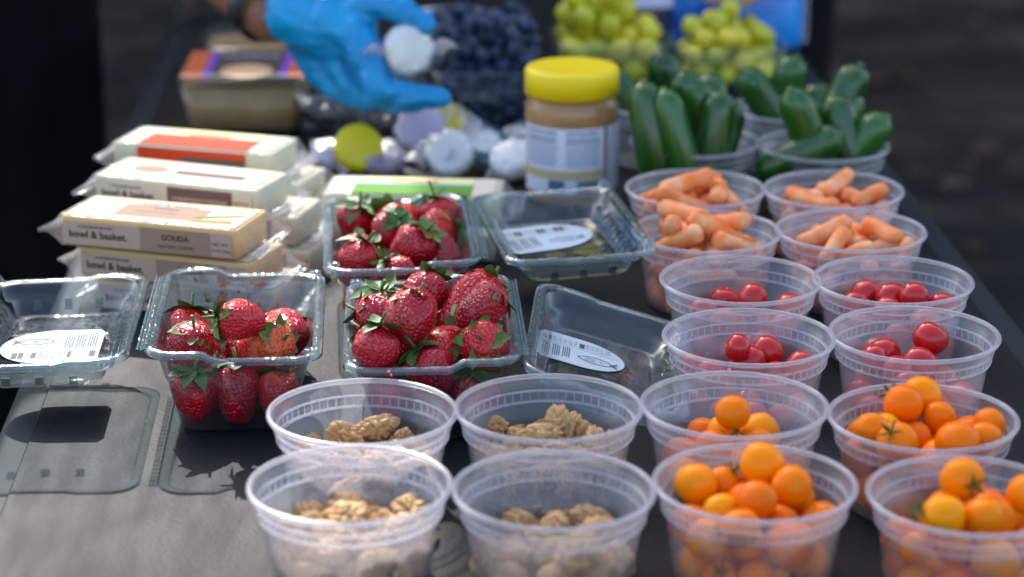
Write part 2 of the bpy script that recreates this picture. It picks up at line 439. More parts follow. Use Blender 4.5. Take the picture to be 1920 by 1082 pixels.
# ------------------------------------------------------------------ food shapes
TOMO = mat('orange_tomato_skin', (.8, .2, .01), .30, .15, Subsurface_Weight=.04, Subsurface_Scale=.006)
def tomo():
    m = TOMO; b = m.node_tree.nodes['Principled BSDF']; oi = N(m, 'ObjectInfo'); r = ramp(m, [(0, (.80, .135, .0005)), (.6, (.86, .20, .0005)), (1, (.92, .32, .001))])
    L(m, oi.outputs['Random'], r.inputs[0]); L(m, r.outputs[0], b.inputs['Base Color']); b.inputs['Subsurface Radius'].default_value = (1, .4, .1)
tomo()
TOMR = mat('red_tomato_skin', (.52, .012, .012), .16, .5, Subsurface_Weight=.2, Subsurface_Scale=.005); TOMR.node_tree.nodes['Principled BSDF'].inputs['Subsurface Radius'].default_value = (1, .2, .1)
STEM = mat('green_stem', (.06, .13, .02), .6, .3)
NAVEL = mat('tomato_scar', (.55, .33, .12), .7, .2)
def tomato_mesh(name, m, seed, sq):
    mb = MB(); n = 28; prof = []
    for k in range(19):
        a = math.pi * k / 18; r = math.sin(a); z = -math.cos(a) * sq
        if k > 13: z -= .10 * ((k - 13) / 5) ** 2
        prof.append((max(r, .004), z))
    mb.lathe(prof, n, cap0=True, cap1=True)
    me = mb.mesh(name); rng = random.Random(seed); o = Vector((rng.random() * 9,) * 3)
    for v in me.vertices: v.co *= 1 + .06 * noise.noise(v.co * 1.0 + o)
    me.materials.append(m); return me
TO = [tomato_mesh('tomato_skin', TOMO, i, s) for i, s in enumerate((.97, 1.04, .93))]
TR = [tomato_mesh('tomato_skin', TOMR, i + 7, s) for i, s in enumerate((.96, 1.08, .92))]
def calyx_mesh():
    mb = MB()
    for i in range(5):
        a = 2 * math.pi * i / 5; d = Vector((math.cos(a), math.sin(a), 0)); p = Vector((-d.y, d.x, 0))
        vs = []
        for k in range(6):
            t = k / 5; c = d * (.08 + .62 * t) + Vector((0, 0, .93 - .05 * t + .22 * math.sin(t * 2.6) + .16 * t * t)); w = .085 * math.sin(math.pi * min(1, t * .85 + .15))
            vs += [c + p * w, c - p * w, c - Vector((0, 0, .03))]
        fs = []
        for k in range(5):
            for u, v in ((0, 1), (1, 2), (2, 0)): fs.append((3 * k + u, 3 * k + v, 3 * k + 3 + v, 3 * k + 3 + u))
        mb.add(vs, fs)
    mb.tube([(0, 0, .85), (.03, .01, 1.15), (.1, .02, 1.45)], [.07, .05, .06], 6)
    me = mb.mesh('calyx'); me.materials.append(STEM); return me
CAL = calyx_mesh()
SCAR = MB().lathe([(.10, .865), (.09, .885), (.03, .87), (.004, .86)], 10, cap1=True).mesh('stem_scar'); SCAR.materials.append(NAVEL)
def tomato(rng, kind, pos, rot, r):
    orange = kind == 'o'
    e = empty('cherry_tomato'); place(e, pos, rot, r)
    link('skin', rng.choice(TO if orange else TR), e)
    if orange and rng.random() < .42: link('calyx', CAL, e)
    else: link('stem_scar', SCAR, e)
    return e
def fill_tomatoes(x, y, n, kind, seed, where, rmin, rmax, spread=.75, tops=(), steps=110):
    rng = random.Random(seed); bodies = []; rs = []
    for i in range(n):
        r = rng.uniform(rmin * .88, rmax * 1.02); a = rng.random() * 6.283; d = math.sqrt(rng.random()) * .042 * spread
        bodies.append((np.zeros((1, 3)), np.array([r]), (x + d * math.cos(a), y + d * math.sin(a), .016 + .0075 * i * (12 / max(n, 12))), rand_rot(rng), False)); rs.append(r)
    for (dx, dy, z, r) in tops:
        bodies.append((np.zeros((1, 3)), np.array([r]), (x + dx, y + dy, z), rand_rot(rng), True)); rs.append(r)
    res = settle(bodies, in_cup(x, y), seed, steps)
    items = []
    for (p, q), r in zip(res, rs):
        o = tomato(rng, kind, p, q, r); items.append((o, p))
    col = 'orange' if kind == 'o' else 'red'
    name_each(items, f'{col} cherry tomato', where, f'{col} cherry tomatoes', 'tomato')

CARROT = mat('carrot_skin', (.8, .25, .07), .5, .25, Subsurface_Weight=.15, Subsurface_Scale=.004)
noisy(CARROT, 55, [(.3, (.82, .17, .03)), (.50, (.84, .27, .085)), (.70, (.87, .46, .26))], .4, 160, 4, .001, rnd=True)
def carrot_mesh(seed):
    rng = random.Random(seed); Ln = .047 * rng.uniform(.8, 1.15); r = .0070 * rng.uniform(.92, 1.1); n = 14; pts = []; rd = []
    bx = rng.uniform(-.004, .004)
    for k in range(17):
        t = k / 16; e = min(t, 1 - t); cap = math.sqrt(max(0, 1 - (1 - min(1, e / .11)) ** 2))
        pts.append((bx * math.sin(math.pi * t), 0, (t - .5) * Ln)); rd.append(max(r * (1.08 - .22 * t) * (.12 + .88 * cap), .0006))
    me = MB().tube(pts, rd, n).mesh('baby_carrot')
    o = Vector((seed * 3.1, 0, 0))
    for v in me.vertices:
        q = v.co.copy(); v.co += Vector((q.x, q.y, 0)).normalized() * (.0006 * noise.noise(q * 130 + o)) if q.xy.length > 1e-4 else Vector()
    me.materials.append(CARROT); return me
CM = [carrot_mesh(i) for i in range(6)]
def fill_carrots(x, y, n, seed, where, tops=(), steps=100):
    rng = random.Random(seed); bodies = []; off = np.array([[0, 0, z] for z in (-.017, -.0085, 0, .0085, .017)]); rad = np.full(5, .0068)
    for i in range(n):
        a = rng.random() * 6.283; el = rng.uniform(-.35, .35); d = math.sqrt(rng.random()) * .034; b = rng.random() * 6.283
        bodies.append((off, rad, (x + d * math.cos(b), y + d * math.sin(b),   .012 + .0036 * i), rot_to((math.cos(a) * math.cos(el), math.sin(a) * math.cos(el), math.sin(el)), rng.random() * 6), False))
    for dx, dy, z, ax in tops:
        bodies.append((off, rad, (x + dx, y + dy, z), rot_to(ax, 0), False))
    items = []
    for p, q in settle(bodies, in_cup(x, y), seed, steps):
        o = link('baby_carrot', rng.choice(CM)); place(o, p, q); items.append((o, p))
    name_each(items, 'peeled baby carrot', where, 'baby carrots', 'carrot')

WAL = mat('walnut_kernel', (.45, .25, .1), .6, .2)
noisy(WAL, 90, [(.36, (.26, .10, .03)), (.48, (.60, .34, .13)), (.66, (.82, .60, .34))], .35, 200, 6, .0015, rnd=True)
def walnut_mesh(seed):
    bm = bmesh.new(); bmesh.ops.create_icosphere(bm, subdivisions=5, radius=1); o = Vector((seed * 5.3, 1.7, seed)); rng = random.Random(seed)
    part = seed % 3
    for v in bm.verts:
        p = v.co.copy()
        gro = math.exp(-(p.x / .14) ** 2) * .22
        w = noise.noise(p * 1.7 + o); n1 = noise.noise(p * 2.3 + o * 2); n2 = noise.noise(p * 4.4 + o)
        v.co = p * (1.08 + .22 * w - gro - .40 * math.exp(-(n1 / .11) ** 2) - .17 * math.exp(-(n2 / .12) ** 2))
        v.co.z *= .62 if p.z > 0 else .4
        v.co.x *= .86 if part != 2 else .55
        if part == 1: v.co.x = abs(v.co.x) * 1.1 - .25 if v.co.x > -.1 else v.co.x * .6
    me = bpy.data.meshes.new('walnut_half'); bm.to_mesh(me); bm.free(); me.shade_smooth(); me.materials.append(WAL); return me
WM = [walnut_mesh(i) for i in range(9)]
def fill_walnuts(x, y, n, seed, where, tops=()):
    rng = random.Random(seed); bodies = []; sc = []
    off0 = np.array([[0, -.55, 0], [0, .55, 0], [.35, 0, 0], [-.35, 0, 0]]); r0 = np.array([.48, .48, .5, .5])
    for i in range(n):
        s = rng.uniform(.0092, .0145); a = rng.random() * 6.283; d = math.sqrt(rng.random()) * .040
        bodies.append((off0 * s, r0 * s, (x + d * math.cos(a), y + d * math.sin(a), .012 + .0026 * i), rand_rot(rng), False)); sc.append(s)
    for dx, dy, z, s in tops:
        bodies.append((off0 * s, r0 * s, (x + dx, y + dy, z), rand_rot(rng), False)); sc.append(s)
    items = []
    for (p, q), s in zip(settle(bodies, in_cup(x, y), seed, 170, 5, .0014), sc):
        o = link('walnut_half', rng.choice(WM)); place(o, p, q, s); items.append((o, p))
    name_each(items, 'wrinkled walnut piece', where, 'shelled walnut pieces', 'walnut')

BERRY = mat('strawberry_skin', (.5, .01, .01), .25, .5, Subsurface_Weight=.12, Subsurface_Scale=.004)
def berry():
    m = BERRY; b = m.node_tree.nodes['Principled BSDF']; b.inputs['Subsurface Radius'].default_value = (1, .25, .15)
    tc = N(m, 'TexCoord'); oi = N(m, 'ObjectInfo')
    v = N(m, 'TexVoronoi'); v.inputs['Scale'].default_value = 5.6; v.inputs['Randomness'].default_value = .6; L(m, tc.outputs['Object'], v.inputs['Vector'])
    sx = N(m, 'SeparateXYZ'); L(m, tc.outputs['Object'], sx.inputs[0])
    base = ramp(m, [(0, (.26, .001, .009)), (.5, (.42, .003, .014)), (.88, (.56, .012, .012)), (1, (.68, .09, .02))])
    nz = N(m, 'TexNoise'); nz.inputs['Scale'].default_value = 1.3; L(m, tc.outputs['Object'], nz.inputs['Vector'])
    s1 = N(m, 'Math', operation='MULTIPLY_ADD'); L(m, sx.outputs['Z'], s1.inputs[0]); s1.inputs[1].default_value = .22; L(m, oi.outputs['Random'], s1.inputs[2])
    s2 = N(m, 'Math', operation='MULTIPLY_ADD'); L(m, nz.outputs['Fac'], s2.inputs[0]); s2.inputs[1].default_value = .35; L(m, s1.outputs[0], s2.inputs[2])
    s3 = N(m, 'MapRange'); s3.inputs['From Min'].default_value = .0; s3.inputs['From Max'].default_value = 1.25; L(m, s2.outputs[0], s3.inputs['Value']); L(m, s3.outputs[0], base.inputs[0])
    seed = ramp(m, [(.08, (1, 1, 1)), (.13, (0, 0, 0))]); L(m, v.outputs['Distance'], seed.inputs[0])
    mx = N(m, 'Mix', data_type='RGBA'); L(m, seed.outputs[0], mx.inputs[0]); L(m, base.outputs[0], mx.inputs[6]); mx.inputs[7].default_value = (.54, .17, .035, 1)
    L(m, mx.outputs[2], b.inputs['Base Color'])
    pit = ramp(m, [(.0, (.45, .45, .45)), (.13, (.25, .25, .25)), (.2, (0, 0, 0)), (.5, (1, 1, 1))]); L(m, v.outputs['Distance'], pit.inputs[0])
    bp = N(m, 'Bump'); bp.inputs['Strength'].default_value = .55; bp.inputs['Distance'].default_value = .0018; L(m, pit.outputs[0], bp.inputs['Height']); L(m, bp.outputs[0], b.inputs['Normal'])
berry()
LEAF = mat('strawberry_leaf', (.08, .16, .03), .55, .35)
noisy(LEAF, 1.4, [(.3, (.03, .075, .010)), (.6, (.07, .15, .025)), (.85, (.17, .23, .07))], .3, 9, 3, .001, rnd=True)
def berry_mesh(seed):          # unit: radius about 1, cap at +Z
    rng = random.Random(seed); el = rng.uniform(1.15, 1.55); mb = MB(); n = 32; prof = []
    for k in range(25):
        t = k / 24; a = math.pi * t
        z = -math.cos(a); r = math.sin(a) ** .85 * (.62 + .38 * (z + 1) / 2 + .14 * math.sin(a))
        prof.append((max(r * 1.05, .004), z * el - .25 * (1 if z > 0 else 0) * z * z * .6))
    mb.lathe(prof, n, cap0=True, cap1=True); me = mb.mesh('fruit'); o = Vector((seed * 2.7, 4, 1)); sq = rng.uniform(.82, 1.0)
    for v in me.vertices:
        p = v.co; v.co = Vector((p.x * (2 - sq) * .97, p.y * sq, p.z)) * (1 + .15 * noise.noise(p * .9 + o) + .04 * noise.noise(p * 2.5 + o))
        v.co.x += .12 * math.sin(p.z * 1.4 + seed)
    me.materials.append(BERRY); return me
def berry_calyx(seed):
    rng = random.Random(seed + 50); mb = MB(); n = rng.choice((8, 9, 10, 11))
    for i in range(n):
        a = 2 * math.pi * i / n + rng.uniform(-.2, .2); d = Vector((math.cos(a), math.sin(a), 0)); p = Vector((-d.y, d.x, 0)); Ln = rng.uniform(.75, 1.15); lift = rng.uniform(-.1, .75); tw = rng.uniform(-.3, .3)
        vs = []
        for k in range(7):
            t = k / 6; c = d * (.08 + Ln * t * (1 - .2 * lift)) + Vector((0, 0, 1.06 - .12 * t + lift * .7 * t * t - .35 * t * t * (1 - lift)))
            w = .25 * math.sin(math.pi * (t * .9 + .1)) ** .8; up = Vector((0, 0, 1))
            vs += [c + p * w + up * (w * .35 + tw * w), c, c - p * w + up * (w * .35 - tw * w)]
        fs = []
        for k in range(6):
            for u in (0, 1): fs.append((3 * k + u, 3 * k + u + 1, 3 * k + 4 + u, 3 * k + 3 + u))
        mb.add(vs, fs)
    mb.tube([(0, 0, .95), (.02, 0, 1.25), (.1 * rng.uniform(-1, 1), .08, 1.55 + .3 * rng.random())], [.09, .06, .06], 7)
    me = mb.mesh('calyx', fix=False); me.materials.append(LEAF); return me
BM_ = [berry_mesh(i) for i in range(7)]; BC = [berry_calyx(i) for i in range(6)]
BOFF = np.array([[0, 0, .15], [0, 0, -.45], [0, 0, -.95]]); BRAD = np.array([1.0, .82, .5])
def strawberry(rng, pos, rot, s, mesh=None):
    e = empty('strawberry'); place(e, pos, rot, s)
    link('fruit', mesh or rng.choice(BM_), e); c = link('calyx', rng.choice(BC), e); k = rng.uniform(1.0, 1.28); c.scale = (k, k, 1.04)
    return e
def fill_strawberries(x, y, yaw, listed, n, seed, where, spec):
    rng = random.Random(seed); bodies = []; sc = []; lab = []
    for i in range(n):
        s = rng.uniform(.0145, .0175); u, v = rng.uniform(*spec[0]), rng.uniform(*spec[1])
        bodies.append((BOFF * s, BRAD * s, (x + u, y + v, .02 + .001 * i), rand_rot(rng), False)); sc.append(s); lab.append(None)
    for px, py, z, s, ax, what in listed:
        s *= .87
        p = on(px, py, z); bodies.append((BOFF * s, BRAD * s, tuple(p), rot_to(ax, rng.random() * 6), False)); sc.append(s); lab.append(what)
    items = []
    for (p, q), s, w in zip(settle(bodies, in_box(x, y, .103, .176, yaw), seed, 34, 6, .0007), sc, lab):
        o = strawberry(rng, p, q, s)
        if w: tag(o, w, 'strawberry', 'strawberries in the clamshells')
        else: items.append((o, p))
    name_each(items, 'red strawberry low', 'in ' + where, 'strawberries in the clamshells', 'strawberry')

CUC = mat('cucumber_skin', (.02, .09, .015), .26, .6)
def cuc():
    m = CUC; b = m.node_tree.nodes['Principled BSDF']; tc = N(m, 'TexCoord'); oi = N(m, 'ObjectInfo')
    sx = N(m, 'SeparateXYZ'); L(m, tc.outputs['Object'], sx.inputs[0])
    mp = N(m, 'Mapping'); mp.inputs['Scale'].default_value = (190, 190, 11); L(m, tc.outputs['Object'], mp.inputs[0])
    t = N(m, 'TexNoise'); t.inputs['Scale'].default_value = 1; t.inputs['Detail'].default_value = 4; L(m, mp.outputs[0], t.inputs['Vector'])
    r = ramp(m, [(.2, (.003, .022, .002)), (.55, (.008, .058, .004)), (.85, (.045, .16, .018))]); L(m, t.outputs['Fac'], r.inputs[0])
    g = N(m, 'MapRange'); g.inputs['From Min'].default_value = -.09; g.inputs['From Max'].default_value = .09; L(m, sx.outputs['Z'], g.inputs['Value'])
    mx = N(m, 'Mix', data_type='RGBA', blend_type='MIX'); gm = N(m, 'Math', operation='MULTIPLY'); L(m, g.outputs[0], gm.inputs[0]); L(m, oi.outputs['Random'], gm.inputs[1])
    g2 = N(m, 'Math', operation='MULTIPLY'); L(m, gm.outputs[0], g2.inputs[0]); g2.inputs[1].default_value = .6
    L(m, g2.outputs[0], mx.inputs[0]); L(m, r.outputs[0], mx.inputs[6]); mx.inputs[7].default_value = (.04, .17, .025, 1); L(m, mx.outputs[2], b.inputs['Base Color'])
    bp = N(m, 'Bump'); bp.inputs['Strength'].default_value = .8; bp.inputs['Distance'].default_value = .0016; L(m, t.outputs['Fac'], bp.inputs['Height']); L(m, bp.outputs[0], b.inputs['Normal'])
cuc()
CUCEND = mat('cucumber_end', (.13, .17, .05), .6, .3)
def cuc_mesh(seed):
    rng = random.Random(seed); pts = []; rd = []; bx = rng.uniform(-.012, .012); Ln = .128; r = .0165 * rng.uniform(.92, 1.04)
    for k in range(25):
        t = k / 24; e = min(t, 1 - t); cap = math.sqrt(max(0, 1 - (1 - min(1, e / .14)) ** 2))
        pts.append((bx * math.sin(math.pi * t), 0, (t - .5) * Ln)); rd.append(max(r * (.88 + .14 * math.sin(math.pi * t)) * cap, .001))
    me = MB().tube(pts, rd, 20).mesh('skin'); me.materials.append(CUC)
    e2 = MB().lathe([(.0034, .0630), (.0028, .0645), (.001, .0648)], 10, cap1=True).mesh('blossom_end'); e2.materials.append(CUCEND)
    return me, e2
CUM = [cuc_mesh(i) for i in range(4)]
def cucumber(a, b, label, r=1.0, flip=False):
    a, b = Vector(a), Vector(b); d = (b - a); e = empty('mini_cucumber')
    k = d.length / .128; q = (d if not flip else -d).to_track_quat('Z', 'Y').to_matrix()
    e.matrix_world = Matrix.Translation((a + b) / 2) @ q.to_4x4() @ Matrix.Diagonal((r, r, k, 1))
    m, e2 = CUM[int(abs(a.x * 9973 + b.z * 777)) % 4]; link('skin', m, e); link('blossom_end', e2, e)
    tag(e, label, 'cucumber', 'mini cucumbers standing in cups'); return e

GRAPE = mat('green_grape_skin', (.42, .46, .07), .25, .5, Subsurface_Weight=.4, Subsurface_Scale=.01)
def grp():
    m = GRAPE; b = m.node_tree.nodes['Principled BSDF']; oi = N(m, 'ObjectInfo'); r = ramp(m, [(0, (.46, .46, .02)), (.6, (.64, .58, .03)), (1, (.76, .58, .05))]); L(m, oi.outputs['Random'], r.inputs[0]); L(m, r.outputs[0], b.inputs['Base Color'])
grp()
BLUE = mat('blueberry_skin', (.02, .03, .07), .5, .4)
noisy(BLUE, 1.2, [(.3, (.009, .015, .038)), (.55, (.025, .042, .09)), (.8, (.09, .13, .22))], .2, 6, 3, .001, rnd=True)
DARKG = mat('dark_grape_skin', (.018, .010, .025), .3, .5); noisy(DARKG, 1.2, [(.3, (.008, .006, .012)), (.7, (.03, .018, .04))], rnd=True)
def ball_mesh(name, m, sz, crown=False):
    mb = MB(); prof = []
    for k in range(15):
        a = math.pi * k / 14; z = -math.cos(a) * sz
        if crown and k > 11: z -= .28 * (k - 11) / 3
        prof.append((max(math.sin(a), .004), z))
    mb.lathe(prof, 20, cap0=True, cap1=True); me = mb.mesh(name); me.materials.append(m); return me
GM = ball_mesh('grape', GRAPE, 1.22); BBM = ball_mesh('blueberry', BLUE, .86, True); DGM = ball_mesh('dark_grape', DARKG, 1.1)

# ------------------------------------------------------------------ the cups and what is in them
PK = 'in the'
CUPS = dict(
 A=(-.0961, 1.3568, 'half-full walnut cup in front of the red strawberry boxes, beside the bare table'),
 B=(.0237, 1.3648, 'walnut cup in front of the drooping clamshell lid'),
 C=(-.0965, 1.2410, 'front walnut cup nearest the bare grey table top'),
 D=(.0248, 1.2342, 'least filled walnut cup, next to the heaped orange tomato cup'),
 E=(.1440, 1.3698, 'orange tomato cup with a single tomato perched on top'),
 F=(.2625, 1.3480, 'rear orange tomato cup with stalks showing, by the table edge'),
 G=(.1449, 1.2444, 'front orange tomato cup heaped the highest'),
 H=(.2695, 1.2258, 'orange tomato cup cut off by the bottom right corner'),
 I=(.2824, 1.5043, 'nearer red tomato cup by the table edge'),
 J=(.1656, 1.4984, 'nearer red tomato cup on the clamshell side'),
 K=(.2859, 1.6235, 'farther red tomato cup by the table edge'),
 L=(.1714, 1.6248, 'farther red tomato cup on the clamshell side'),
 M=(.1558, 1.7478, 'nearer carrot cup under the clamshell lid'),
 N=(.2716, 1.7508, 'nearer carrot cup by the table edge with two long carrots on top'),
 O=(.1560, 1.8720, 'farther carrot cup beside the peanut butter jar'),
 P=(.2730, 1.8680, 'farther carrot cup by the table edge'),
)
CUPS = {k: (x * (y * .951 + .161) / ((y + .0585) * .951 + .161), y, w) for k, (x, y, w) in CUPS.items()}
for i, (k, (x, y, w)) in enumerate(CUPS.items()): cup(x, y, 'clear plastic ' + w, rz=i * .7)
SHORT = dict(A='in the rear walnut cup by the bare table', B='in the rear walnut cup near the lid', C='in the front walnut cup by the bare table', D='in the front walnut cup by the tomatoes',
 E='in the inner rear orange tomato cup', F='in the outer rear orange tomato cup', G='in the inner front orange tomato cup', H='in the outer front orange tomato cup',
 I='in the outer near red tomato cup', J='in the inner near red tomato cup', K='in the outer far red tomato cup', L='in the inner far red tomato cup',
 M='in the inner near carrot cup', N='in the outer near carrot cup', O='in the inner far carrot cup', P='in the outer far carrot cup')
def W_(k): return SHORT[k]
fill_walnuts(*CUPS['A'][:2], 54, 1, W_('A')); fill_walnuts(*CUPS['B'][:2], 56, 2, W_('B'), [(-.034, .0, .05, .0125), (.0, .01, .05, .0135)])
fill_walnuts(*CUPS['C'][:2], 50, 3, W_('C')); fill_walnuts(*CUPS['D'][:2], 38, 4, W_('D'))
fill_tomatoes(*CUPS['E'][:2], 14, 'o', 5, W_('E'), .0115, .0135, tops=[(-.002, -.012, .0570, .0112), (-.014, -.020, .0360, .0128), (.013, -.018, .0365, .0122)])
fill_tomatoes(*CUPS['F'][:2], 35, 'o', 6, W_('F'), .0112, .0132)
fill_tomatoes(*CUPS['G'][:2], 28, 'o', 7, W_('G'), .0115, .0142)
fill_tomatoes(*CUPS['H'][:2], 24, 'o', 8, W_('H'), .0112, .0138, tops=[(-.004, .004, .066, .0128), (.014, -.006, .046, .0122), (-.018, -.006, .046, .0118)])
fill_tomatoes(*CUPS['I'][:2], 19, 'r', 9, W_('I'), .0105, .0125); fill_tomatoes(*CUPS['J'][:2], 22, 'r', 10, W_('J'), .0102, .0120)
fill_tomatoes(*CUPS['K'][:2], 24, 'r', 11, W_('K'), .0105, .0125); fill_tomatoes(*CUPS['L'][:2], 21, 'r', 12, W_('L'), .0102, .0122)
fill_carrots(*CUPS['M'][:2], 35, 13, W_('M'), [(-.022, .012, .078, (.35, .3, .88))])
fill_carrots(*CUPS['N'][:2], 32, 14, W_('N'), [(-.010, .004, .080, (1, .1, .12)), (.018, -.006, .082, (1, .05, .04))])
fill_carrots(*CUPS['O'][:2], 35, 15, W_('O')); fill_carrots(*CUPS['P'][:2], 33, 16, W_('P'))

# cucumber cups
CUK = [(on(1302, 262, .059), 'clear cup of mini cucumbers behind the carrot cup beside the jar'),
       (on(1543, 270, .059), 'clear cup of mini cucumbers at the table edge behind the carrots'),
       (on(1490, 200, .059), 'clear cup of mini cucumbers standing second from the front by the grapes'),
       (on(1245, 190, .059), 'clear cup of mini cucumbers half hidden by the yellow jar lid')]
for p, l in CUK: cup(p.x, p.y, l)
def cucs():
    def go(c, px, py, qx, qy, Ya, Yb, l, r=1.0, flip=False, ln=.128):
        top = at(px, py, Yb); bot = at(qx, qy, Ya)
        d = (bot - top).normalized(); cucumber(top + d * ln, top, l, r, flip)
    y1 = CUK[0][0].y; y2 = CUK[1][0].y; y3 = CUK[2][0].y; y4 = CUK[3][0].y
    w1 = 'in the cup behind the jar-side carrots'
    go(0, 1205, 150, 1240, 330, y1 - .03, y1 - .025, f'mini cucumber leaning against the rim nearest the jar {w1}')
    go(0, 1243, 165, 1290, 330, y1 - .036, y1 - .036, f'slim pale-tipped mini cucumber second from the jar {w1}', .85)
    go(0, 1285, 130, 1310, 320, y1 - .008, y1 - .01, f'tall mini cucumber with a pale round end {w1}')
    go(0, 1357, 168, 1355, 330, y1 - .03, y1 - .028, f'upright mini cucumber standing alone {w1}', .92)
    go(0, 1335, 135, 1300, 300, y1 + .02, y1 + .03, f'dark mini cucumber at the back {w1}')
    go(0, 1235, 95, 1265, 260, y4 + .0, y4 + .01, 'dark mini cucumber sticking up in front of the grapes', 1.0, True)
    go(0, 1130, 125, 1225, 250, y4 - .01, y4 + .0, 'mini cucumber leaning left behind the yellow jar lid')
    go(0, 1265, 140, 1270, 260, y4 + .03, y4 + .03, 'short mini cucumber behind the pale-ended one')
    w2 = 'in the cup at the table edge'
    go(0, 1480, 165, 1545, 330, y2 - .03, y2 - .03, f'mini cucumber leaning left with white glint {w2}')
    go(0, 1665, 215, 1585, 320, y2 - .022, y2 - .015, f'light green mini cucumber leaning right over the rim {w2}')
    go(0, 1560, 175, 1600, 330, y2 + .0, y2 + .0, f'mini cucumber between the left and right leaning ones {w2}')
    go(0, 1615, 120, 1545, 240, y2 + .03, y2 + .03, f'dark mini cucumber pointing up right at the back {w2}')
    go(0, 1580, 250, 1500, 290, y2 - .025, y2 - .035, f'dark mini cucumber lying across the front {w2}', .95, ln=.085)
    go(0, 1510, 185, 1560, 330, y2 + .01, y2 + .012, f'mini cucumber in the dark middle {w2}')
    go(0, 1310, 150, 1325, 330, y1 - .012, y1 - .016, f'inner mini cucumber beside the pale-ended one {w1}', .9)
    go(0, 1380, 190, 1330, 330, y1 + .01, y1 + .012, f'short mini cucumber behind the lone upright one {w1}', .85)
    go(0, 1600, 165, 1560, 320, y2 + .018, y2 + .022, f'upright mini cucumber half hidden {w2}', .9)
    go(0, 1390, 130, 1465, 240, y3 - .01, y3 - .005, 'mini cucumber leaning left in the rear cup below the grapes')
    go(0, 1495, 105, 1455, 240, y3 + .0, y3 + .005, 'mini cucumber standing up beside the yellow grapes and blue pack')
    go(0, 1545, 160, 1500, 260, y3 + .02, y3 + .02, 'mini cucumber mostly hidden in the rear cup')
cucs()

# ------------------------------------------------------------------ clamshells
WHITE = mat('white_paper', (.46, .52, .56), .75, .08)
INK = mat('grey_ink', (.06, .065, .08), .7, .2)
def shell_meshes(hs):            # hs: side of the hinge (+1 / -1); tray: base at z 0
    w, d, h = .104, .178, .058
    def lift(p):                 # the flange rides higher near the hinge
        t = hs * p.x; return .005 * max(0, min(1, (t - .012) / .008))
    def flute(l, amp, k=44):
        n = len(l); out = []
        for i, p in enumerate(l):
            c = Vector((p.x, p.y, 0)).normalized(); out.append(p + c * amp * (1 if (i // 2) % 2 else -1))
        return out
    def dense(w, d, r, z):       # evenly walked rounded rectangle
        base = rrect(w, d, r, z, 6); out = []
        pts = base + [base[0]]; tot = sum((pts[i + 1] - pts[i]).length for i in range(len(base))); n = 160; step = tot / n; acc = 0; i = 0; seg = (pts[1] - pts[0]).length
        for k in range(n):
            t = k * step
            while acc + seg < t and i < len(base) - 1: acc += seg; i += 1; seg = (pts[i + 1] - pts[i]).length
            out.append(pts[i].lerp(pts[i + 1], (t - acc) / max(seg, 1e-9)))
        return out
    mb = MB()
    loops = [dense(w - .046, d - .046, .008, .0030), dense(w - .034, d - .034, .010, .0008), flute(dense(w - .029, d - .029, .012, .004), .0005), flute(dense(w - .02, d - .02, .013, .022), .0007),
             flute(dense(w - .013, d - .013, .014, .038), .0005), dense(w - .010, d - .010, .014, .041), dense(w - .002, d - .002, .015, h - .004), dense(w, d, .016, h)]
    for l in loops[-2:]:
        for p in l: p.z += lift(p)
    mb.loft(loops, cap0=True); tray = mb.mesh('tray', fix=False)
    mb = MB(); fl = [dense(w, d, .016, h), dense(w + .004, d + .004, .017, h + .0012), dense(w + .012, d + .011, .019, h + .0008), dense(w + .0135, d + .0125, .02, h - .0032), dense(w + .0122, d + .0112, .02, h - .0030), dense(w + .011, d + .010, .019, h + .0), dense(w + .004, d + .004, .017, h + .0004), dense(w, d, .016, h - .0008)]
    for l in fl:
        for p in l: p.z += lift(p)
    mb.loft(fl); flange = mb.mesh('flange', fix=False)
    # lid, opened: hollow side up; origin on the hinge line, reaching out along +X
    cx = .066; mb = MB()
    def mv(l): return [p + Vector((cx, 0, 0)) for p in l]
    ll = [dense(w - .044, d - .044, .010, -.0205), dense(w - .032, d - .032, .012, -.0215), dense(w - .026, d - .026, .013, -.0195), flute(dense(w - .018, d - .018, .014, -.0105), .0004), dense(w - .010, d - .010, .015, -.0095), dense(w - .004, d - .004, .016, -.0025), dense(w, d, .016, 0)]
    def lift2(p): t = -p.x; return .002 * max(0, min(1, (t - .012) / .008))
    for l in ll[-2:]:
        for p in l: p.z += lift2(p)
    mb.loft([mv(l) for l in ll], cap0=True); lid = mb.mesh('lid', fix=False)
    f2 = [dense(w, d, .016, 0), dense(w + .004, d + .004, .017, .0012), dense(w + .012, d + .011, .019, .0008), dense(w + .0135, d + .0125, .02, -.0032), dense(w + .0122, d + .0112, .02, -.003), dense(w + .011, d + .010, .019, 0), dense(w + .004, d + .004, .017, .0004), dense(w, d, .016, -.0008)]
    for l in f2:
        for p in l: p.z += lift2(p)
    lf = MB().loft([mv(l) for l in f2]).mesh('lid_flange', fix=False)
    return tray, flange, lid, lf
def ring(mb, c, r, h, wall=.0007, n=20):
    return mb.lathe([(r, 0), (r, h), (r * .8, h + .0012), (r * .35, h + .0005), (.0003, h + .0003)], n, c)
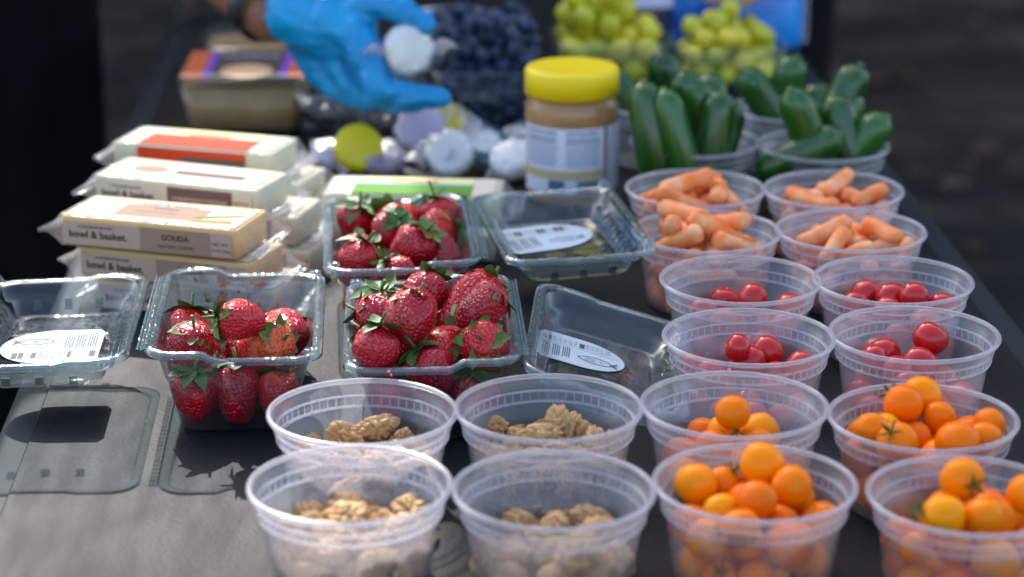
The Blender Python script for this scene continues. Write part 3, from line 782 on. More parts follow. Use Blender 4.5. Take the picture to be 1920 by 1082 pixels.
def clamshell(x, y, yaw, hs, label, droop, twist, stick, name='strawberry_clamshell', lab_seed=0):
    e = empty(name, (x, y, .0008), yaw); tag(e, label, 'container', 'clear strawberry clamshells')
    tray, flange, lid, lf = shell_meshes(hs)
    t = link('tray', tray, e, PET); m = t.modifiers.new('t', 'SOLIDIFY'); m.thickness = .0005; m.offset = 0
    f = link('flange', flange, e, PETEDGE)
    for sy in (-1, 1): ring(MB(), (-hs * .051, sy * .085, .0585), .0046, .0028).build('button', PETEDGE, e)
    # living hinge between the two halves
    mb = MB(); pts = []
    for k in range(24):
        yy = -.078 + .156 * k / 23; pts.append(yy)
    for q in (0, 1, 2): mb.tube([(hs * (.0588 + .0022 * q), -.08, .0625 - .0008 * (q == 1)), (hs * (.0588 + .0022 * q), .08, .0625 - .0008 * (q == 1))], .0008, 6)
    for k in range(0, 23): mb.box((hs * .061, pts[k], .0625), (.005, .0012, .0014))
    mb.build('hinge', PETEDGE, e, False)
    M = Matrix.Translation((hs * .061, 0, .0580)) @ Matrix.Rotation(twist, 4, 'Z') @ (Matrix.Rotation(0 if hs > 0 else math.pi, 4, 'Z')) @ Matrix.Rotation(droop, 4, 'Y')
    l = link('lid', lid, e, PET); l.matrix_local = M; m = l.modifiers.new('t', 'SOLIDIFY'); m.thickness = .0005; m.offset = 0
    link('lid_flange', lf, l, PETEDGE)
    for sy in (-1, 1): MB().lathe([(.0052, .001), (.0045, .004), (.002, .0075), (.0003, .0085)], 16, (.117, sy * .085, 0)).build('stud', PETEDGE, l)
    for sy in (-1, 1):
        for k in range(3):
            MB().box((.045 + .022 * k, sy * (.0812), -.0152), (.0055, .0016, .0080), Matrix.Rotation(-sy * .33, 3, 'X')).build('vent_slot', SLOT, l, False)
    # sticker: a bullet-shaped label lying inside the lid's panel
    a, b, cx, cy, th, flip = stick
    mb = MB(); out = []
    n = 28
    for k in range(n + 1):
        t = math.pi * k / n - math.pi / 2
        out.append((a * (.05 + .45 * math.cos(t) * 2 * .62) , b / 2 * math.sin(t)))
    out += [(-a * .42, b / 2), (-a * .48, b * .40), (-a * .48, -b * .40), (-a * .42, -b / 2)]
    z0 = -.0196; Ms = Matrix.Translation((cx, cy, 0)) @ Matrix.Rotation(th, 4, 'Z') @ Matrix.Diagonal((1, -1 if flip else 1, 1, 1))
    top = [Ms @ Vector((p[0], p[1], z0 + .0004)) for p in out]; bot = [Ms @ Vector((p[0], p[1], z0)) for p in out]
    mb.loft([bot, top], True, True); s = mb.build('sticker', WHITE, l, False)
    pm = MB(); rng = random.Random(3 + lab_seed); zt = z0 + .0006
    def rect(x0, y0, x1, y1): pm.add([Ms @ Vector((u, v, zt)) for u, v in ((x0, y0), (x1, y0), (x1, y1), (x0, y1))], [(0, 1, 2, 3)])
    def line(x0, y0, x1, y1, w=.0005):
        d = Vector((x1 - x0, y1 - y0)); nn = Vector((-d.y, d.x)).normalized() * w / 2
        pm.add([Ms @ Vector((u, v, zt)) for u, v in ((x0 + nn.x, y0 + nn.y), (x1 + nn.x, y1 + nn.y), (x1 - nn.x, y1 - nn.y), (x0 - nn.x, y0 - nn.y))], [(0, 3, 2, 1)])
    for blk in range(3):         # columns of small print, reading across the label
        for k in range(4):
            xx = -a * .42 + blk * a * .125 + k * a * .026
            y = -b * .05
            while y < b * .38 - .05 * b * blk:
                ln = rng.uniform(.0012, .0035); rect(xx, y, xx + .00075, min(y + ln, b * .4)); y += ln + .0006
    x_ = -a * .44
    while x_ < a * .40:          # band of fine print and symbols below
        wd = rng.uniform(.002, .004)
        if rng.random() < .3: rect(x_, -b * .34, x_ + wd, -b * .17)
        else:
            for q in range(3): rect(x_, -b * .34 + q * b * .065, x_ + wd * rng.uniform(.6, 1), -b * .34 + q * b * .065 + .0008)
        x_ += wd + .0008
    line(-a * .45, -b * .11, a * .52, -b * .11, .0004)
    # outline drawing of a strawberry on its side
    o2 = []
    for k in range(26):
        t = 2 * math.pi * k / 26; rx = .013; ry = .0062
        o2.append((a * .22 + rx * math.cos(t) * (1 if math.cos(t) > 0 else .85), b * .16 + ry * math.sin(t) * (1 - .25 * (1 - math.cos(t)) / 2 * 0 - (.35 if math.cos(t) < 0 else 0) * abs(math.cos(t)))))
    for k in range(26): line(*o2[k], *o2[(k + 1) % 26], .0009)
    for k in range(40):
        t = rng.random() * 6.28; rr_ = math.sqrt(rng.random()) * .75; u, v = a * .22 + .011 * rr_ * math.cos(t), b * .16 + .0045 * rr_ * math.sin(t); rect(u, v, u + .0008, v + .0006)
    for dy in (-.005, -.002, .002, .005): line(a * .22 + .0125, b * .16, a * .22 + .0175, b * .16 + dy, .0009)
    pm.build('print', INK, s, False, False)
    return e
clamshell(-.189, 1.5416, R(3.5), -1, 'open clear strawberry clamshell whose lid hangs over the near table edge', R(1), R(0), (.064, .068, .066, .0, R(0), 1), lab_seed=1)
clamshell(-.0565, 1.5250, R(3), 1, 'full clear strawberry clamshell with its lid drooping onto the table behind the walnuts', R(16), R(-7), (.058, .054, .046, .028, R(0), 1), lab_seed=2)
clamshell(-.0873, 1.7380, R(4.5), 1, 'rear clear strawberry clamshell with its lid resting on a carrot cup', R(-3), R(5), (.066, .066, .055, .03, R(6), 1), lab_seed=3)

def berries():
    b1 = 'in the clamshell beside the bare table'
    fill_strawberries(-.189, 1.5416, R(3.5), [
        (365, 640, .046, .0175, (-.2, .35, .8), f'round strawberry standing stalk up {b1}'),
        (450, 615, .050, .0170, (-.75, .2, .5), f'rearmost strawberry with leaves turned left {b1}'),
        (560, 640, .048, .0195, (.3, -.2, -.8), f'large strawberry without leaves showing {b1}'),
        (470, 655, .052, .0165, (-.9, -.1, .2), f'orange-shouldered strawberry in the middle {b1}'),
        (360, 700, .030, .0185, (.2, .4, .6), f'wide dark strawberry behind the front wall {b1}'),
        (490, 700, .034, .0200, (.85, -.35, -.15), f'big leafy strawberry pressed to the front wall {b1}'),
        (350, 765, .018, .0175, (.85, -.1, .25), f'strawberry with leaves in the bottom front corner {b1}'),
        (450, 760, .018, .0185, (-.75, .1, .35), f'dark strawberry low against the front wall {b1}'),
        (545, 745, .017, .0165, (.6, .5, -.2), f'strawberry in the bottom corner by the walnut cup {b1}')], 9, 21, 'the clamshell beside the bare table', ((-.03, .03), (-.03, .05)))
    b2 = 'in the full clamshell'
    fill_strawberries(-.0565, 1.5250, R(3), [
        (690, 600, .050, .0190, (.05, .1, 1), f'strawberry with a star of leaves on top, rear corner {b2}'),
        (775, 600, .048, .0185, (-.45, .3, .85), f'dark strawberry under the largest pale leaves {b2}'),
        (885, 605, .052, .0215, (.4, .7, .5), f'largest dark strawberry with a bent tip {b2}'),
        (705, 645, .058, .0180, (-.75, -.25, .55), f'strawberry with broad green leaves turned left {b2}'),
        (800, 645, .058, .0195, (.2, .75, .4), f'pink glossy strawberry in the centre {b2}'),
        (885, 655, .056, .0165, (.95, -.1, .15), f'small pink strawberry with leaves against the hinge wall {b2}'),
        (800, 680, .054, .0175, (-.7, .3, .3), f'bright orange strawberry at the front {b2}'),
        (705, 690, .050, .0180, (-.3, .4, .6), f'red strawberry in the front corner by the button {b2}'),
        (850, 705, .036, .0185, (.4, -.8, .1), f'strawberry with leaves behind the front wall {b2}'),
        (740, 730, .026, .0185, (-.2, .4, .5), f'strawberry behind the rear walnut cup {b2}')], 16, 22, 'the full clamshell', ((-.03, .03), (-.06, .06)))
    b3 = 'in the rear clamshell'
    fill_strawberries(-.0873, 1.7380, R(4.5), [
        (650, 440, .040, .0180, (.1, .1, 1), f'upright strawberry with leaves on top, alone at the corner {b3}'),
        (725, 460, .044, .0175, (.6, .3, .6), f'pink strawberry beside the green leaves {b3}'),
        (820, 430, .046, .0195, (-.5, .2, .7), f'rearmost high strawberry {b3}'),
        (790, 475, .052, .0190, (.85, -.1, .3), f'front strawberry with leaves turned right {b3}'),
        (655, 495, .034, .0170, (.2, .1, .8), f'strawberry with a pale leaf below the upright one {b3}'),
        (710, 515, .034, .0185, (.5, .2, .4), f'orange strawberry under the front flange {b3}'),
        (780, 520, .034, .0170, (-.2, .5, .6), f'strawberry with leaves under the front flange {b3}'),
        (850, 520, .030, .0175, (.2, -.5, .7), f'leafy strawberry in the front corner near the lid {b3}')], 13, 23, 'the rear clamshell', ((-.03, .03), (-.05, .05)))
berries()

# ------------------------------------------------------------------ cheese
GOUDA = mat('gouda', (.70, .44, .17), .75, .08, Subsurface_Weight=.2, Subsurface_Scale=.004)
WCH = mat('white_cheese', (.66, .60, .40), .75, .08, Subsurface_Weight=.2, Subsurface_Scale=.004)
PINKP = mat('blush_paper', (.50, .34, .25), .75, .08); TANP = mat('tan_paper', (.34, .22, .15), .75, .08); CREAMP = mat('cream_paper', (.60, .53, .43), .75, .08)
MAUVE = mat('mauve_paper', (.16, .095, .085), .75, .08); REDP = mat('red_print', (.62, .06, .02), .75, .08); NAVY = mat('navy_print', (.03, .05, .10), .75, .08)
GREENP = mat('green_print', (.13, .28, .04), .75, .08); TEALP = mat('teal_print', (.10, .36, .36), .75, .08); YELP = mat('pale_yellow_print', (.76, .68, .32), .75, .08)
DKINK = mat('dark_brown_ink', (.03, .022, .02), .6, .2); ORNP = mat('orange_print', (.75, .25, .06), .75, .08)
CL, CD, CH = .146, .060, .0235
def wrap_mesh(seed):
    rng = random.Random(seed); mb = MB(); loops = []; o = Vector((seed * 3.3, 0, 0)); n = 10
    xs = [-.0925, -.089, -.085, -.080, -.0755, -.0745] + [-.0735 + .147 * k / 10 for k in range(11)] + [.0745, .0755, .080, .085, .089, .0925]
    for x in xs:
        ex = max(0, abs(x) - .0742); f = min(1, ex / .010)
        hz = (CH / 2 + .0007) * (1 - f) + .0016 * f; hy = (CD / 2 + .0007) + .001 * f
        l = rrect(hy * 2, hz * 2, min(.003, hz * .8), 0, 4); out = []
        for p in l:
            q = Vector((x, p.x, p.y + CH / 2 - .003 * f))
            k = (.0011 + .0060 * min(1, ex / .018)) if ex > 0 else .00035
            w = noise.noise(Vector((x * 60, q.y * 75, q.z * 60)) + o); w2 = noise.noise(Vector((x * 40, q.y * 140, 3)) + o)
            q.z += k * (w + .5 * w2); q.x += (.35 * k * w2 if ex > 0 else 0); out.append(q)
        loops.append(out)
    mb.loft(loops, True, True); return mb.mesh('wrapper')
WRAPS = [wrap_mesh(i) for i in range(5)]
for w_ in WRAPS: w_.materials.append(FILM)
TM = {}
def tx(s, size, bold=0.0, align='LEFT'):
    k = (s, size, bold, align)
    if k not in TM: TM[k] = text_mesh(s, size, align, bold)
    return TM[k]
FRONT = Matrix.Translation((0, -CD / 2 - .0013, 0)) @ Matrix.Rotation(R(90), 4, 'X')
TOP = Matrix.Translation((0, 0, CH + .0013))
def panel(mb_name, parent, m, face, x0, x1, z0, z1, t=.0003, lift=0.0):
    mb = MB()
    if face == 'front': mb.box(((x0 + x1) / 2, -CD / 2 - .0009 - lift, (z0 + z1) / 2), (x1 - x0, t, z1 - z0))
    else: mb.box(((x0 + x1) / 2, (z0 + z1) / 2, CH + .0009 + lift), (x1 - x0, z1 - z0, t))
    return mb.build(mb_name, m, parent, False)
def put_text(s, size, x, y, base, m, parent, bold=0.0, align='LEFT', dz=.0003):
    me = tx(s, size, bold, align).copy(); me.materials.clear(); me.materials.append(m); me.transform(base @ Matrix.Translation((x, y, dz))); return link('lettering', me, parent)
def cheese(x, y, z, yaw, style, label, seed, tilt=0.0):
    e = empty('cheese_pack', (x, y, z)); e.rotation_euler = (0, tilt, yaw); tag(e, label, 'cheese', 'wrapped cheese bars')
    mb = MB(); rbox(mb, CL, CD, .0003, CH, .003, .0012); mb.build('cheese_bar', GOUDA if style == 'gouda' else WCH, e)
    link('wrapper', WRAPS[seed % 5], e)
    h = CH
    if style in ('gouda', 'white'):
        tanm = TANP if style == 'gouda' else MAUVE; base = PINKP if style == 'gouda' else CREAMP
        p = panel('front_label', e, base, 'front', -.071, .069, .0022, h - .0035)
        panel('name_block', p, tanm, 'front', -.006, .052, .0018, h - .0032, .0003, .0003)
        put_text('A SHOPRITE BRAND', .0032, -.058, h * .66, FRONT, DKINK, p)
        put_text('bowl & basket.', .0082, -.066, h * .34, FRONT, DKINK, p, .00012)
        if style == 'gouda':
            put_text('GOUDA', .0062, .023, h * .50, FRONT, DKINK, p, .0001, 'CENTER'); put_text('NATURAL CHEESE', .0036, .023, h * .24, FRONT, DKINK, p, 0, 'CENTER')
        else:
            put_text('HORSERADISH CHEDDAR', .0043, .023, h * .42, FRONT, CREAMP, p, .00005, 'CENTER')
        put_text('NET WT', .0035, .0535, h * .46, FRONT, DKINK, p); put_text('8 OZ (226g)', .0030, .0535, h * .26, FRONT, DKINK, p)
        if style == 'gouda':
            q = panel('top_label', e, CREAMP, 'top', -.070, .070, -.026, .022); panel('name_block', q, TANP, 'top', -.035, .036, -.018, .012, .0003, .0003)
            put_text('bowl & basket.', .0085, .0, .013, TOP, DKINK, q, .0001, 'CENTER'); put_text('GOUDA', .0058, .0, .003, TOP, DKINK, q, .0001, 'CENTER'); put_text('NATURAL CHEESE', .0042, -.004, -.007, TOP, DKINK, q, 0, 'CENTER')
            mb = MB(); mb.add([Vector(v) for v in ((.03, -.012, h + .0016), (.066, .004, h + .0016), (.066, .0065, h + .0016), (.03, -.008, h + .0016))], [(0, 1, 2, 3)]); mb.build('printed_chive', GREENP, q, False)
            mb = MB(); mb.add([Vector(v) for v in ((.030, -.020, h + .0015), (.064, -.017, h + .0015), (.060, -.010, h + .0015), (.036, -.014, h + .0015))], [(0, 1, 2, 3)]); mb.build('printed_slices', ORNP, q, False)
        else:
            q = panel('top_label', e, CREAMP, 'top', -.066, .066, -.025, .026); panel('name_block', q, MAUVE, 'top', -.012, .050, -.008, .002, .0003, .0003)
            mb = MB(); mb.lathe([(.016, 0), (.0003, .0001)], 20, (-.036, -.001, h + .0014)); o = mb.build('printed_bowl', TANP, q); o.data.transform(Matrix.Diagonal((1, .6, 1, 1)))
    else:
        main, sec = (REDP, NAVY) if style == 'red' else (GREENP, TEALP)
        q = panel('top_label', e, CREAMP, 'top', -.068, .068, -.0275, .027)
        panel('cream_band', q, YELP, 'top', -.045, .048, .006, .025, .0003, .0003)
        panel('dark_band', q, sec, 'top', -.050, .050, .000, .0055, .0003, .0004)
        panel('colour_band', q, main, 'top', -.050, .050, -.0275, -.0005, .0003, .0005)
        put_text('cheese', .014, 0, .007, TOP, ORNP, q, .0003, 'CENTER', .0008)
        p = panel('front_label', e, main, 'front', -.050, .050, .0025, h - .001); panel('brown_band', p, MAUVE if style == 'red' else TANP, 'front', -.008, .050, .0025, h - .007, .0003, .0004)
    return e
def cheeses():
    yaw = R(-17)
    for i, (dx, dy, dyaw) in enumerate(((.024, .006, 5), (.012, .0, -2), (0, 0, 0))):
        lab = ['bottom gouda bar of the front stack, seen through the clamshell', 'middle gouda bar of the front stack with its label half covered', 'top gouda bar of the front stack with orange cheese and tan label'][i]
        cheese(-.268 + dx, 1.738 + dy, .0006 + i * .0258, yaw + R(dyaw), 'gouda', lab, i)
    for i, (dx, dy, dyaw) in enumerate(((.040, .0, 2), (.026, .006, 5), (0, 0, 0))):
        lab = ['bottom white cheese bar of the second stack', 'middle white cheese bar of the second stack, end of its film sticking out', 'top white cheese bar of the second stack with mauve label'][i]
        cheese(-.262 + dx, 1.852 + dy, .0006 + i * .0258, R(-20) + R(dyaw), 'white', lab, i + 2)
    for i, (dx, dy, dyaw) in enumerate(((.040, .004, 4), (.024, 0, -2), (0, 0, 0))):
        lab = ['bottom white cheese bar of the third stack', 'middle white cheese bar of the third stack', 'top cheese bar of the third stack with a red and cream label'][i]
        cheese(-.264 + dx, 1.962 + dy, .0006 + i * .0258, R(-17) + R(dyaw), 'red' if i == 2 else 'white', lab, i + 1)
    cheese(-.086, 1.885, .0006, R(-4), 'teal', 'cheese bar with a teal and white label right behind the rear clamshell', 4)
    cheese(-.082, 1.905, .0264, R(-5), 'green', 'cheese bar with a green and cream label behind the rear clamshell', 3)
cheeses()

# ------------------------------------------------------------------ peanut butter jar
def jar():
    p = on(1071, 365, 0); x, y = .0535, 2.045
    e = empty('peanut_butter_jar', (x, y, .0006), R(0)); tag(e, 'brown peanut butter jar with a bright yellow screw lid and white label', 'jar')
    PB = mat('peanut_butter', (.36, .19, .075), .22, .5); noisy(PB, 12, [(.3, (.30, .155, .06)), (.7, (.42, .23, .10))]); YL = mat('yellow_lid', (.85, .62, .008), .4, .4)
    LB = mat('jar_label', (.62, .64, .74), .5, .3); GOLD = mat('gold_band', (.5, .40, .2), .5, .3); INK2 = mat('label_print', (.10, .14, .24), .6, .2); BAR = mat('barcode_ink', (.03, .03, .06), .6, .2)
    r = .0412; h = .0985
    MB().lathe([(.001, .001), (r - .006, .001), (r - .001, .004), (r, .010), (r, .072), (r + .0008, .078), (r + .0004, .088), (r - .003, .0955), (r - .006, h)], 64, cap0=True, cap1=True).build('jar_body', PB, e)
    lid = MB(); n = 160; loops = []
    lr = .0418
    for rr_, z, rib in ((lr - .004, h - .001, 0), (lr, h, 1), (lr, h + .0205, 1), (lr - .0012, h + .0225, 0), (lr - .004, h + .0235, 0), (lr - .007, h + .0230, 0), (.001, h + .0228, 0)):
        loops.append([(math.cos(2 * math.pi * k / n) * (rr_ + (.0003 if k % 2 else -.0003) * rib), math.sin(2 * math.pi * k / n) * (rr_ + (.0003 if k % 2 else -.0003) * rib), z) for k in range(n)])
    lid.loft(loops, True, True).build('lid', YL, e)
    def arc(name, m, a0, a1, z0, z1, rr_, par):
        mb = MB(); k = max(2, int((a1 - a0) / 4) + 1); A = [R(a0 + (a1 - a0) * i / k) for i in range(k + 1)]
        mb.loft([[(rr_ * math.cos(a), rr_ * math.sin(a), z) for a in A] for z in (z0, z1)], closed=False); mb.loft([[((rr_ - .0004) * math.cos(a), (rr_ - .0004) * math.sin(a), z) for a in A] for z in (z1, z0)], closed=False)
        return mb.build(name, m, par)
    lb = arc('label', LB, -165, -48, .014, .074, r + .0006, e); arc('side_label', LB, -42, 150, .014, .074, r + .0006, e)
    arc('gold_band', GOLD, -164, -50, .028, .036, r + .0010, lb)
    arc('seal_print', INK2, -120, -100, .016, .027, r + .0012, lb)
    wb = arc('barcode_ground', WHITE, -86, -55, .0145, .0275, r + .0011, lb)
    a = -84
    rng = random.Random(4)
    bars = MB()
    while a < -58:
        w = rng.choice((.6, 1.0, 1.6)); A = [R(a), R(a + w)]; rr_ = r + .0015
        bars.loft([[(rr_ * math.cos(q), rr_ * math.sin(q), z) for q in A] for z in (.016, .0265)], closed=False); a += w + rng.choice((.5, .8))
    bars.build('barcode', BAR, lb)
    pr = MB(); rr_ = r + .0012
    for blk in ((-158, -108), (-100, -56)):
        for k in range(12):
            z = .070 - k * .0027; a0 = blk[0] + 2; thick = .0016 if k in (0, 3) else .0008
            while a0 < blk[1] - 3:
                w = rng.uniform(4, 14); A = [R(a0 + (min(a0 + w, blk[1]) - a0) * i / 3) for i in range(4)]
                pr.loft([[(rr_ * math.cos(q), rr_ * math.sin(q), zz) for q in A] for zz in (z, z + thick)], closed=False); a0 += w + 1.2
    pr.build('nutrition_print', INK2, lb)
jar()

# ------------------------------------------------------------------ hummus tubs
def tub(x, y, w, d, h, yaw, label, z=0.0, printed=True):
    e = empty('dip_tub', (x, y, z + .0006), yaw); tag(e, label, 'tub', 'clear dip tubs')
    CLR = PET; HUM = mat('tan_dip', (.50, .34, .17), .6, .3); noisy(HUM, 40, [(.3, (.36, .20, .08)), (.7, (.50, .29, .12))], .5, 60)
    o = MB().loft([rrect(w * .86, d * .86, .02, .001), rrect(w * .88, d * .88, .02, .003), rrect(w * .97, d * .97, .022, h * .8)], cap0=True).build('tub', PUNP, e, fix=False); m = o.modifiers.new('t', 'SOLIDIFY'); m.thickness = .0006
    MB().loft([rrect(w * .84, d * .84, .018, .003), rrect(w * .945, d * .945, .02, h * .76), rrect(w * .90, d * .90, .02, h * .78)], True, True).build('dip', HUM, e)
    MB().loft([rrect(w * .97, d * .97, .022, h * .78), rrect(w, d, .024, h * .80), rrect(w, d, .024, h * .97), rrect(w * .98, d * .98, .023, h), rrect(w * .95, d * .95, .022, h - .002)], False, True).build('lid', PUNP, e)
    if printed:
        BK = mat('black_print', (.025, .025, .03), .4, .4); OR = mat('orange_print_sleeve', (.62, .12, .03), .4, .3); PU = mat('purple_print', (.16, .05, .50), .4, .3); HP = mat('hummus_picture', (.68, .42, .22), .5, .3); WT = mat('white_print', (.5, .55, .75), .5, .3)
        z = h + .0006
        s = MB().box((0, 0, z), (w * .95, d * .84, .0006)).build('sleeve', BK, e, False)
        for sx in (-1, 1):
            MB().box((sx * w * .395, -.004, z + .0004), (w * .16, d * .80, .0006)).build('orange_panel', OR, s, False); MB().box((sx * w * .285, -.004, z + .0004), (w * .06, d * .80, .0006)).build('purple_panel', PU, s, False)
        o = MB().lathe([(.026, .0), (.001, .0004)], 28, (0, -.030, 0)).build('printed_bowl', HP, s); o.data.transform(Matrix.Translation((0, 0, z + .0005)) @ Matrix.Diagonal((1, 1.25, 1, 1)))
        text('HUMMUS', .014, Matrix.Translation((0, .028, z + .0006)), WT, s, 'CENTER', .0004)
    return e
tub(-.268, 2.350, .134, .150, .056, R(1), 'dip tub with an orange, purple and black printed sleeve on its lid')
tub(-.275, 2.530, .120, .120, .050, R(4), 'plain clear tub behind the printed dip tub', printed=False)

# ------------------------------------------------------------------ mini cheese wheels in twisted film
WAX = dict(yellow=mat('yellow_wax', (.62, .52, .01), .4, .4), lilac=mat('lilac_wax', (.56, .46, .62), .4, .4), purple=mat('purple_wax', (.20, .13, .22), .45, .4), white=mat('white_wax', (.80, .82, .76), .45, .4))
def crumple(seed, r0, r1):
    rng = random.Random(seed); mb = MB(); n = 36; loops = []; o = Vector((seed * 4.1, 0, 0))
    for j, (r, z) in enumerate(((r0 * .2, .0098), (r0 * .7, .0100), (r0 * 1.02, .0075), (r0 * 1.06, .0), (r0 * 1.02, -.0075), (r0 * .6, -.010), (.0003, -.010))):
        loops.append([Vector((math.cos(a) * r, math.sin(a) * r, z)) * (1 + .24 * noise.noise(Vector((math.cos(a) * 2.4, math.sin(a) * 2.4, j * .8)) + o)) for a in [2 * math.pi * k / n for k in range(n)]])
    mb.loft(loops, True, True)
    for sx in (-1, 1):           # twisted tails
        ll = []
        for j in range(7):
            t = j / 6; wd = .003 + .012 * t; tw = 2.2 * t + seed; l = []
            for k in range(12):
                a = 2 * math.pi * k / 12; p = Vector((sx * (r0 * .95 + .022 * t), math.cos(a) * wd, math.sin(a) * .0022)); p.y, p.z = p.y * math.cos(tw) - p.z * math.sin(tw), p.y * math.sin(tw) + p.z * math.cos(tw)
                l.append(p + Vector((0, 0, .002 * noise.noise(p * 200 + o))))
            ll.append(l)
        mb.loft(ll, True, True)
    return mb.mesh('wrapper')
FROST = plastic('frosted_film', (.95, .95, .97), .24, (.8, .8, .85), .2, .3, 1.3, .8, 150)
TEAL2 = mat('teal_wrapper_print', (.02, .10, .14), .4, .4)
def wheel(px, py, Y, r, col, face, label, seed, film=True, teal=False, spin=0.0):
    e = empty('round_cheese'); p = at(px, py, Y); q = Vector(face).to_track_quat('Z', 'Y') @ Quaternion((0, 0, 1), spin)
    e.matrix_world = Matrix.Translation(p) @ q.to_matrix().to_4x4(); tag(e, label, 'cheese', 'small round wax cheeses')
    MB().lathe([(.0005, .0085), (r * .8, .0088), (r * .95, .0065), (r, .002), (r, -.002), (r * .95, -.0065), (r * .8, -.0088), (.0005, -.0085)], 40, cap0=True, cap1=True).build('wax_disc', WAX[col], e)
    if film: link('wrapper', crumple(seed, r, r), e, FROST)
    if teal: MB().lathe([(r * .80, .0112), (r * .95, .0104), (r * 1.06, .0070), (r * 1.085, .0)], 40).build('printed_band', TEAL2, e)
    return e
def low(px, py, zc, *a, **k):     # a wheel lying on the table: depth from the table
    q = on(px, py, zc); return wheel(px, py, q.y, *a, **k)
low(672, 278, .024, .0235, 'yellow', (.25, -.8, .5), 'yellow wax cheese wheel tilted up, left of the lilac one', 1, False)
low(716, 300, .012, .0215, 'purple', (.1, -.3, .95), 'dull purple cheese wheel in front of the lilac one', 2)
low(790, 243, .026, .0240, 'lilac', (-.1, -.85, .5), 'lilac cheese wheel in film under the gloved fingertips', 3, spin=.6)
low(836, 232, .024, .0225, 'yellow', (.6, -.6, .5), 'yellow wax wheel peeking out behind the lilac one', 4, False)
low(846, 290, .020, .0220, 'white', (-.2, -.8, .55), 'white wrapped cheese wheel standing beside the jar side pile', 5, spin=1.2)
low(905, 275, .024, .0220, 'white', (.2, -.5, .8), 'white cheese wheel with a dark teal printed band', 6, teal=True, spin=.3)
low(962, 300, .018, .0220, 'white', (-.1, -.5, .85), 'white crumpled cheese wheel touching the peanut butter jar', 7, spin=.9)
low(985, 272, .020, .0220, 'white', (.1, -.4, .9), 'white cheese wheel with teal print half behind the jar', 8, teal=True)
low(625, 290, .012, .0200, 'lilac', (.1, -.2, .97), 'lilac wrapped wheel lying flat at the end of the pile', 9, spin=.2)

# ------------------------------------------------------------------ berries and grapes at the back
def punnet(x, y, w, d, h, yaw, label, grp='clear fruit punnets'):
    e = empty('clear_punnet', (x, y, .0006), yaw); tag(e, label, 'container', grp)
    o = MB().loft([rrect(w * .84, d * .84, .012, .001), rrect(w * .88, d * .88, .014, .003), rrect(w * .97, d * .97, .016, h)], cap0=True).build('tray', PUNP, e, fix=False); m = o.modifiers.new('t', 'SOLIDIFY'); m.thickness = .0006
    MB().loft([rrect(w * .97, d * .97, .016, h), rrect(w * 1.03, d * 1.03, .018, h + .0008), rrect(w * 1.035, d * 1.035, .018, h - .003), rrect(w * 1.02, d * 1.02, .018, h - .003), rrect(w * .97, d * .97, .016, h - .0008)]).build('flange', PUNP, e)
    return e
def heap(mesh, name, n, rr_, x, y, w, d, h, yaw, seed, label, group, cat, grow=.004, spread=.8, sc=1.0, steps=70):
    rng = random.Random(seed); bodies = []; rs = []
    for i in range(n):
        r = rng.uniform(*rr_); bodies.append((np.zeros((1, 3)), np.array([r * sc]), (x + (rng.random() - .5) * w * spread, y + (rng.random() - .5) * d * spread, .012 + grow * i), rand_rot(rng), False)); rs.append(r)
    items = []
    for (p, q), r in zip(settle(bodies, in_box(x, y, w * .95, d * .95, yaw, .003, h, .1), seed, steps, 4, .0014), rs):
        o = link(name, mesh); place(o, p, q, r); items.append((o, p))
    name_each(items, name.replace('_', ' '), label, group, cat)
p = on(912, 252, 0)
punnet(-.028, 2.325, .108, .085, .062, R(2), 'clear punnet heaped with blueberries behind the peanut butter jar')
heap(BBM, 'blueberry', 165, (.0074, .0094), -.028, 2.325, .108, .085, .062, R(2), 31, 'in the near heaped punnet', 'blueberries in the nearer punnet', 'blueberry', .0011)
punnet(-.035, 2.450, .108, .080, .085, R(-2), 'second clear punnet of blueberries beside the gloved hand')
heap(BBM, 'blueberry', 130, (.0080, .0098), -.035, 2.450, .108, .080, .085, R(-2), 32, 'in the far punnet', 'blueberries in the farther punnet', 'blueberry', .0012)
punnet(-.152, 2.290, .125, .095, .048, R(0), 'clear punnet of dark grapes below the gloved hand')
heap(DGM, 'dark_grape', 44, (.0085, .0105), -.152, 2.290, .125, .095, .048, R(0), 33, 'in the punnet below the glove', 'dark grapes', 'grape', .0012, sc=1.04)
gl = at(1150, 100, 2.50)
punnet(.108, 2.520, .125, .110, .052, R(5), 'clear punnet piled with green grapes behind the jar')
heap(GM, 'green_grape', 44, (.0118, .0140), .108, 2.520, .125, .110, .052, R(5), 34, 'in the pile behind the jar', 'green grapes in the pile behind the jar', 'grape', .0035, .55, 1.06, 60)
punnet(.235, 2.520, .120, .110, .045, R(3), 'clear punnet of yellow green grapes in front of the blue pack')
heap(GM, 'green_grape', 42, (.0102, .0122), .235, 2.520, .120, .110, .045, R(3), 35, 'in the punnet before the blue pack', 'yellow green grapes before the blue pack', 'grape', .003, .6, 1.06, 60)
STALK = mat('grape_stalk', (.42, .38, .12), .6, .3)
q = at(1368, 35, 2.53); MB().tube([q + Vector((0, 0, .03)), q + Vector((.002, -.004, 0)), q + Vector((-.004, -.006, -.03))], [.0028, .0024, .003], 8).build('grape_stalk', STALK)
tag(bpy.data.objects['grape_stalk'], 'pale green grape stalk held up by bare fingertips', 'stalk')

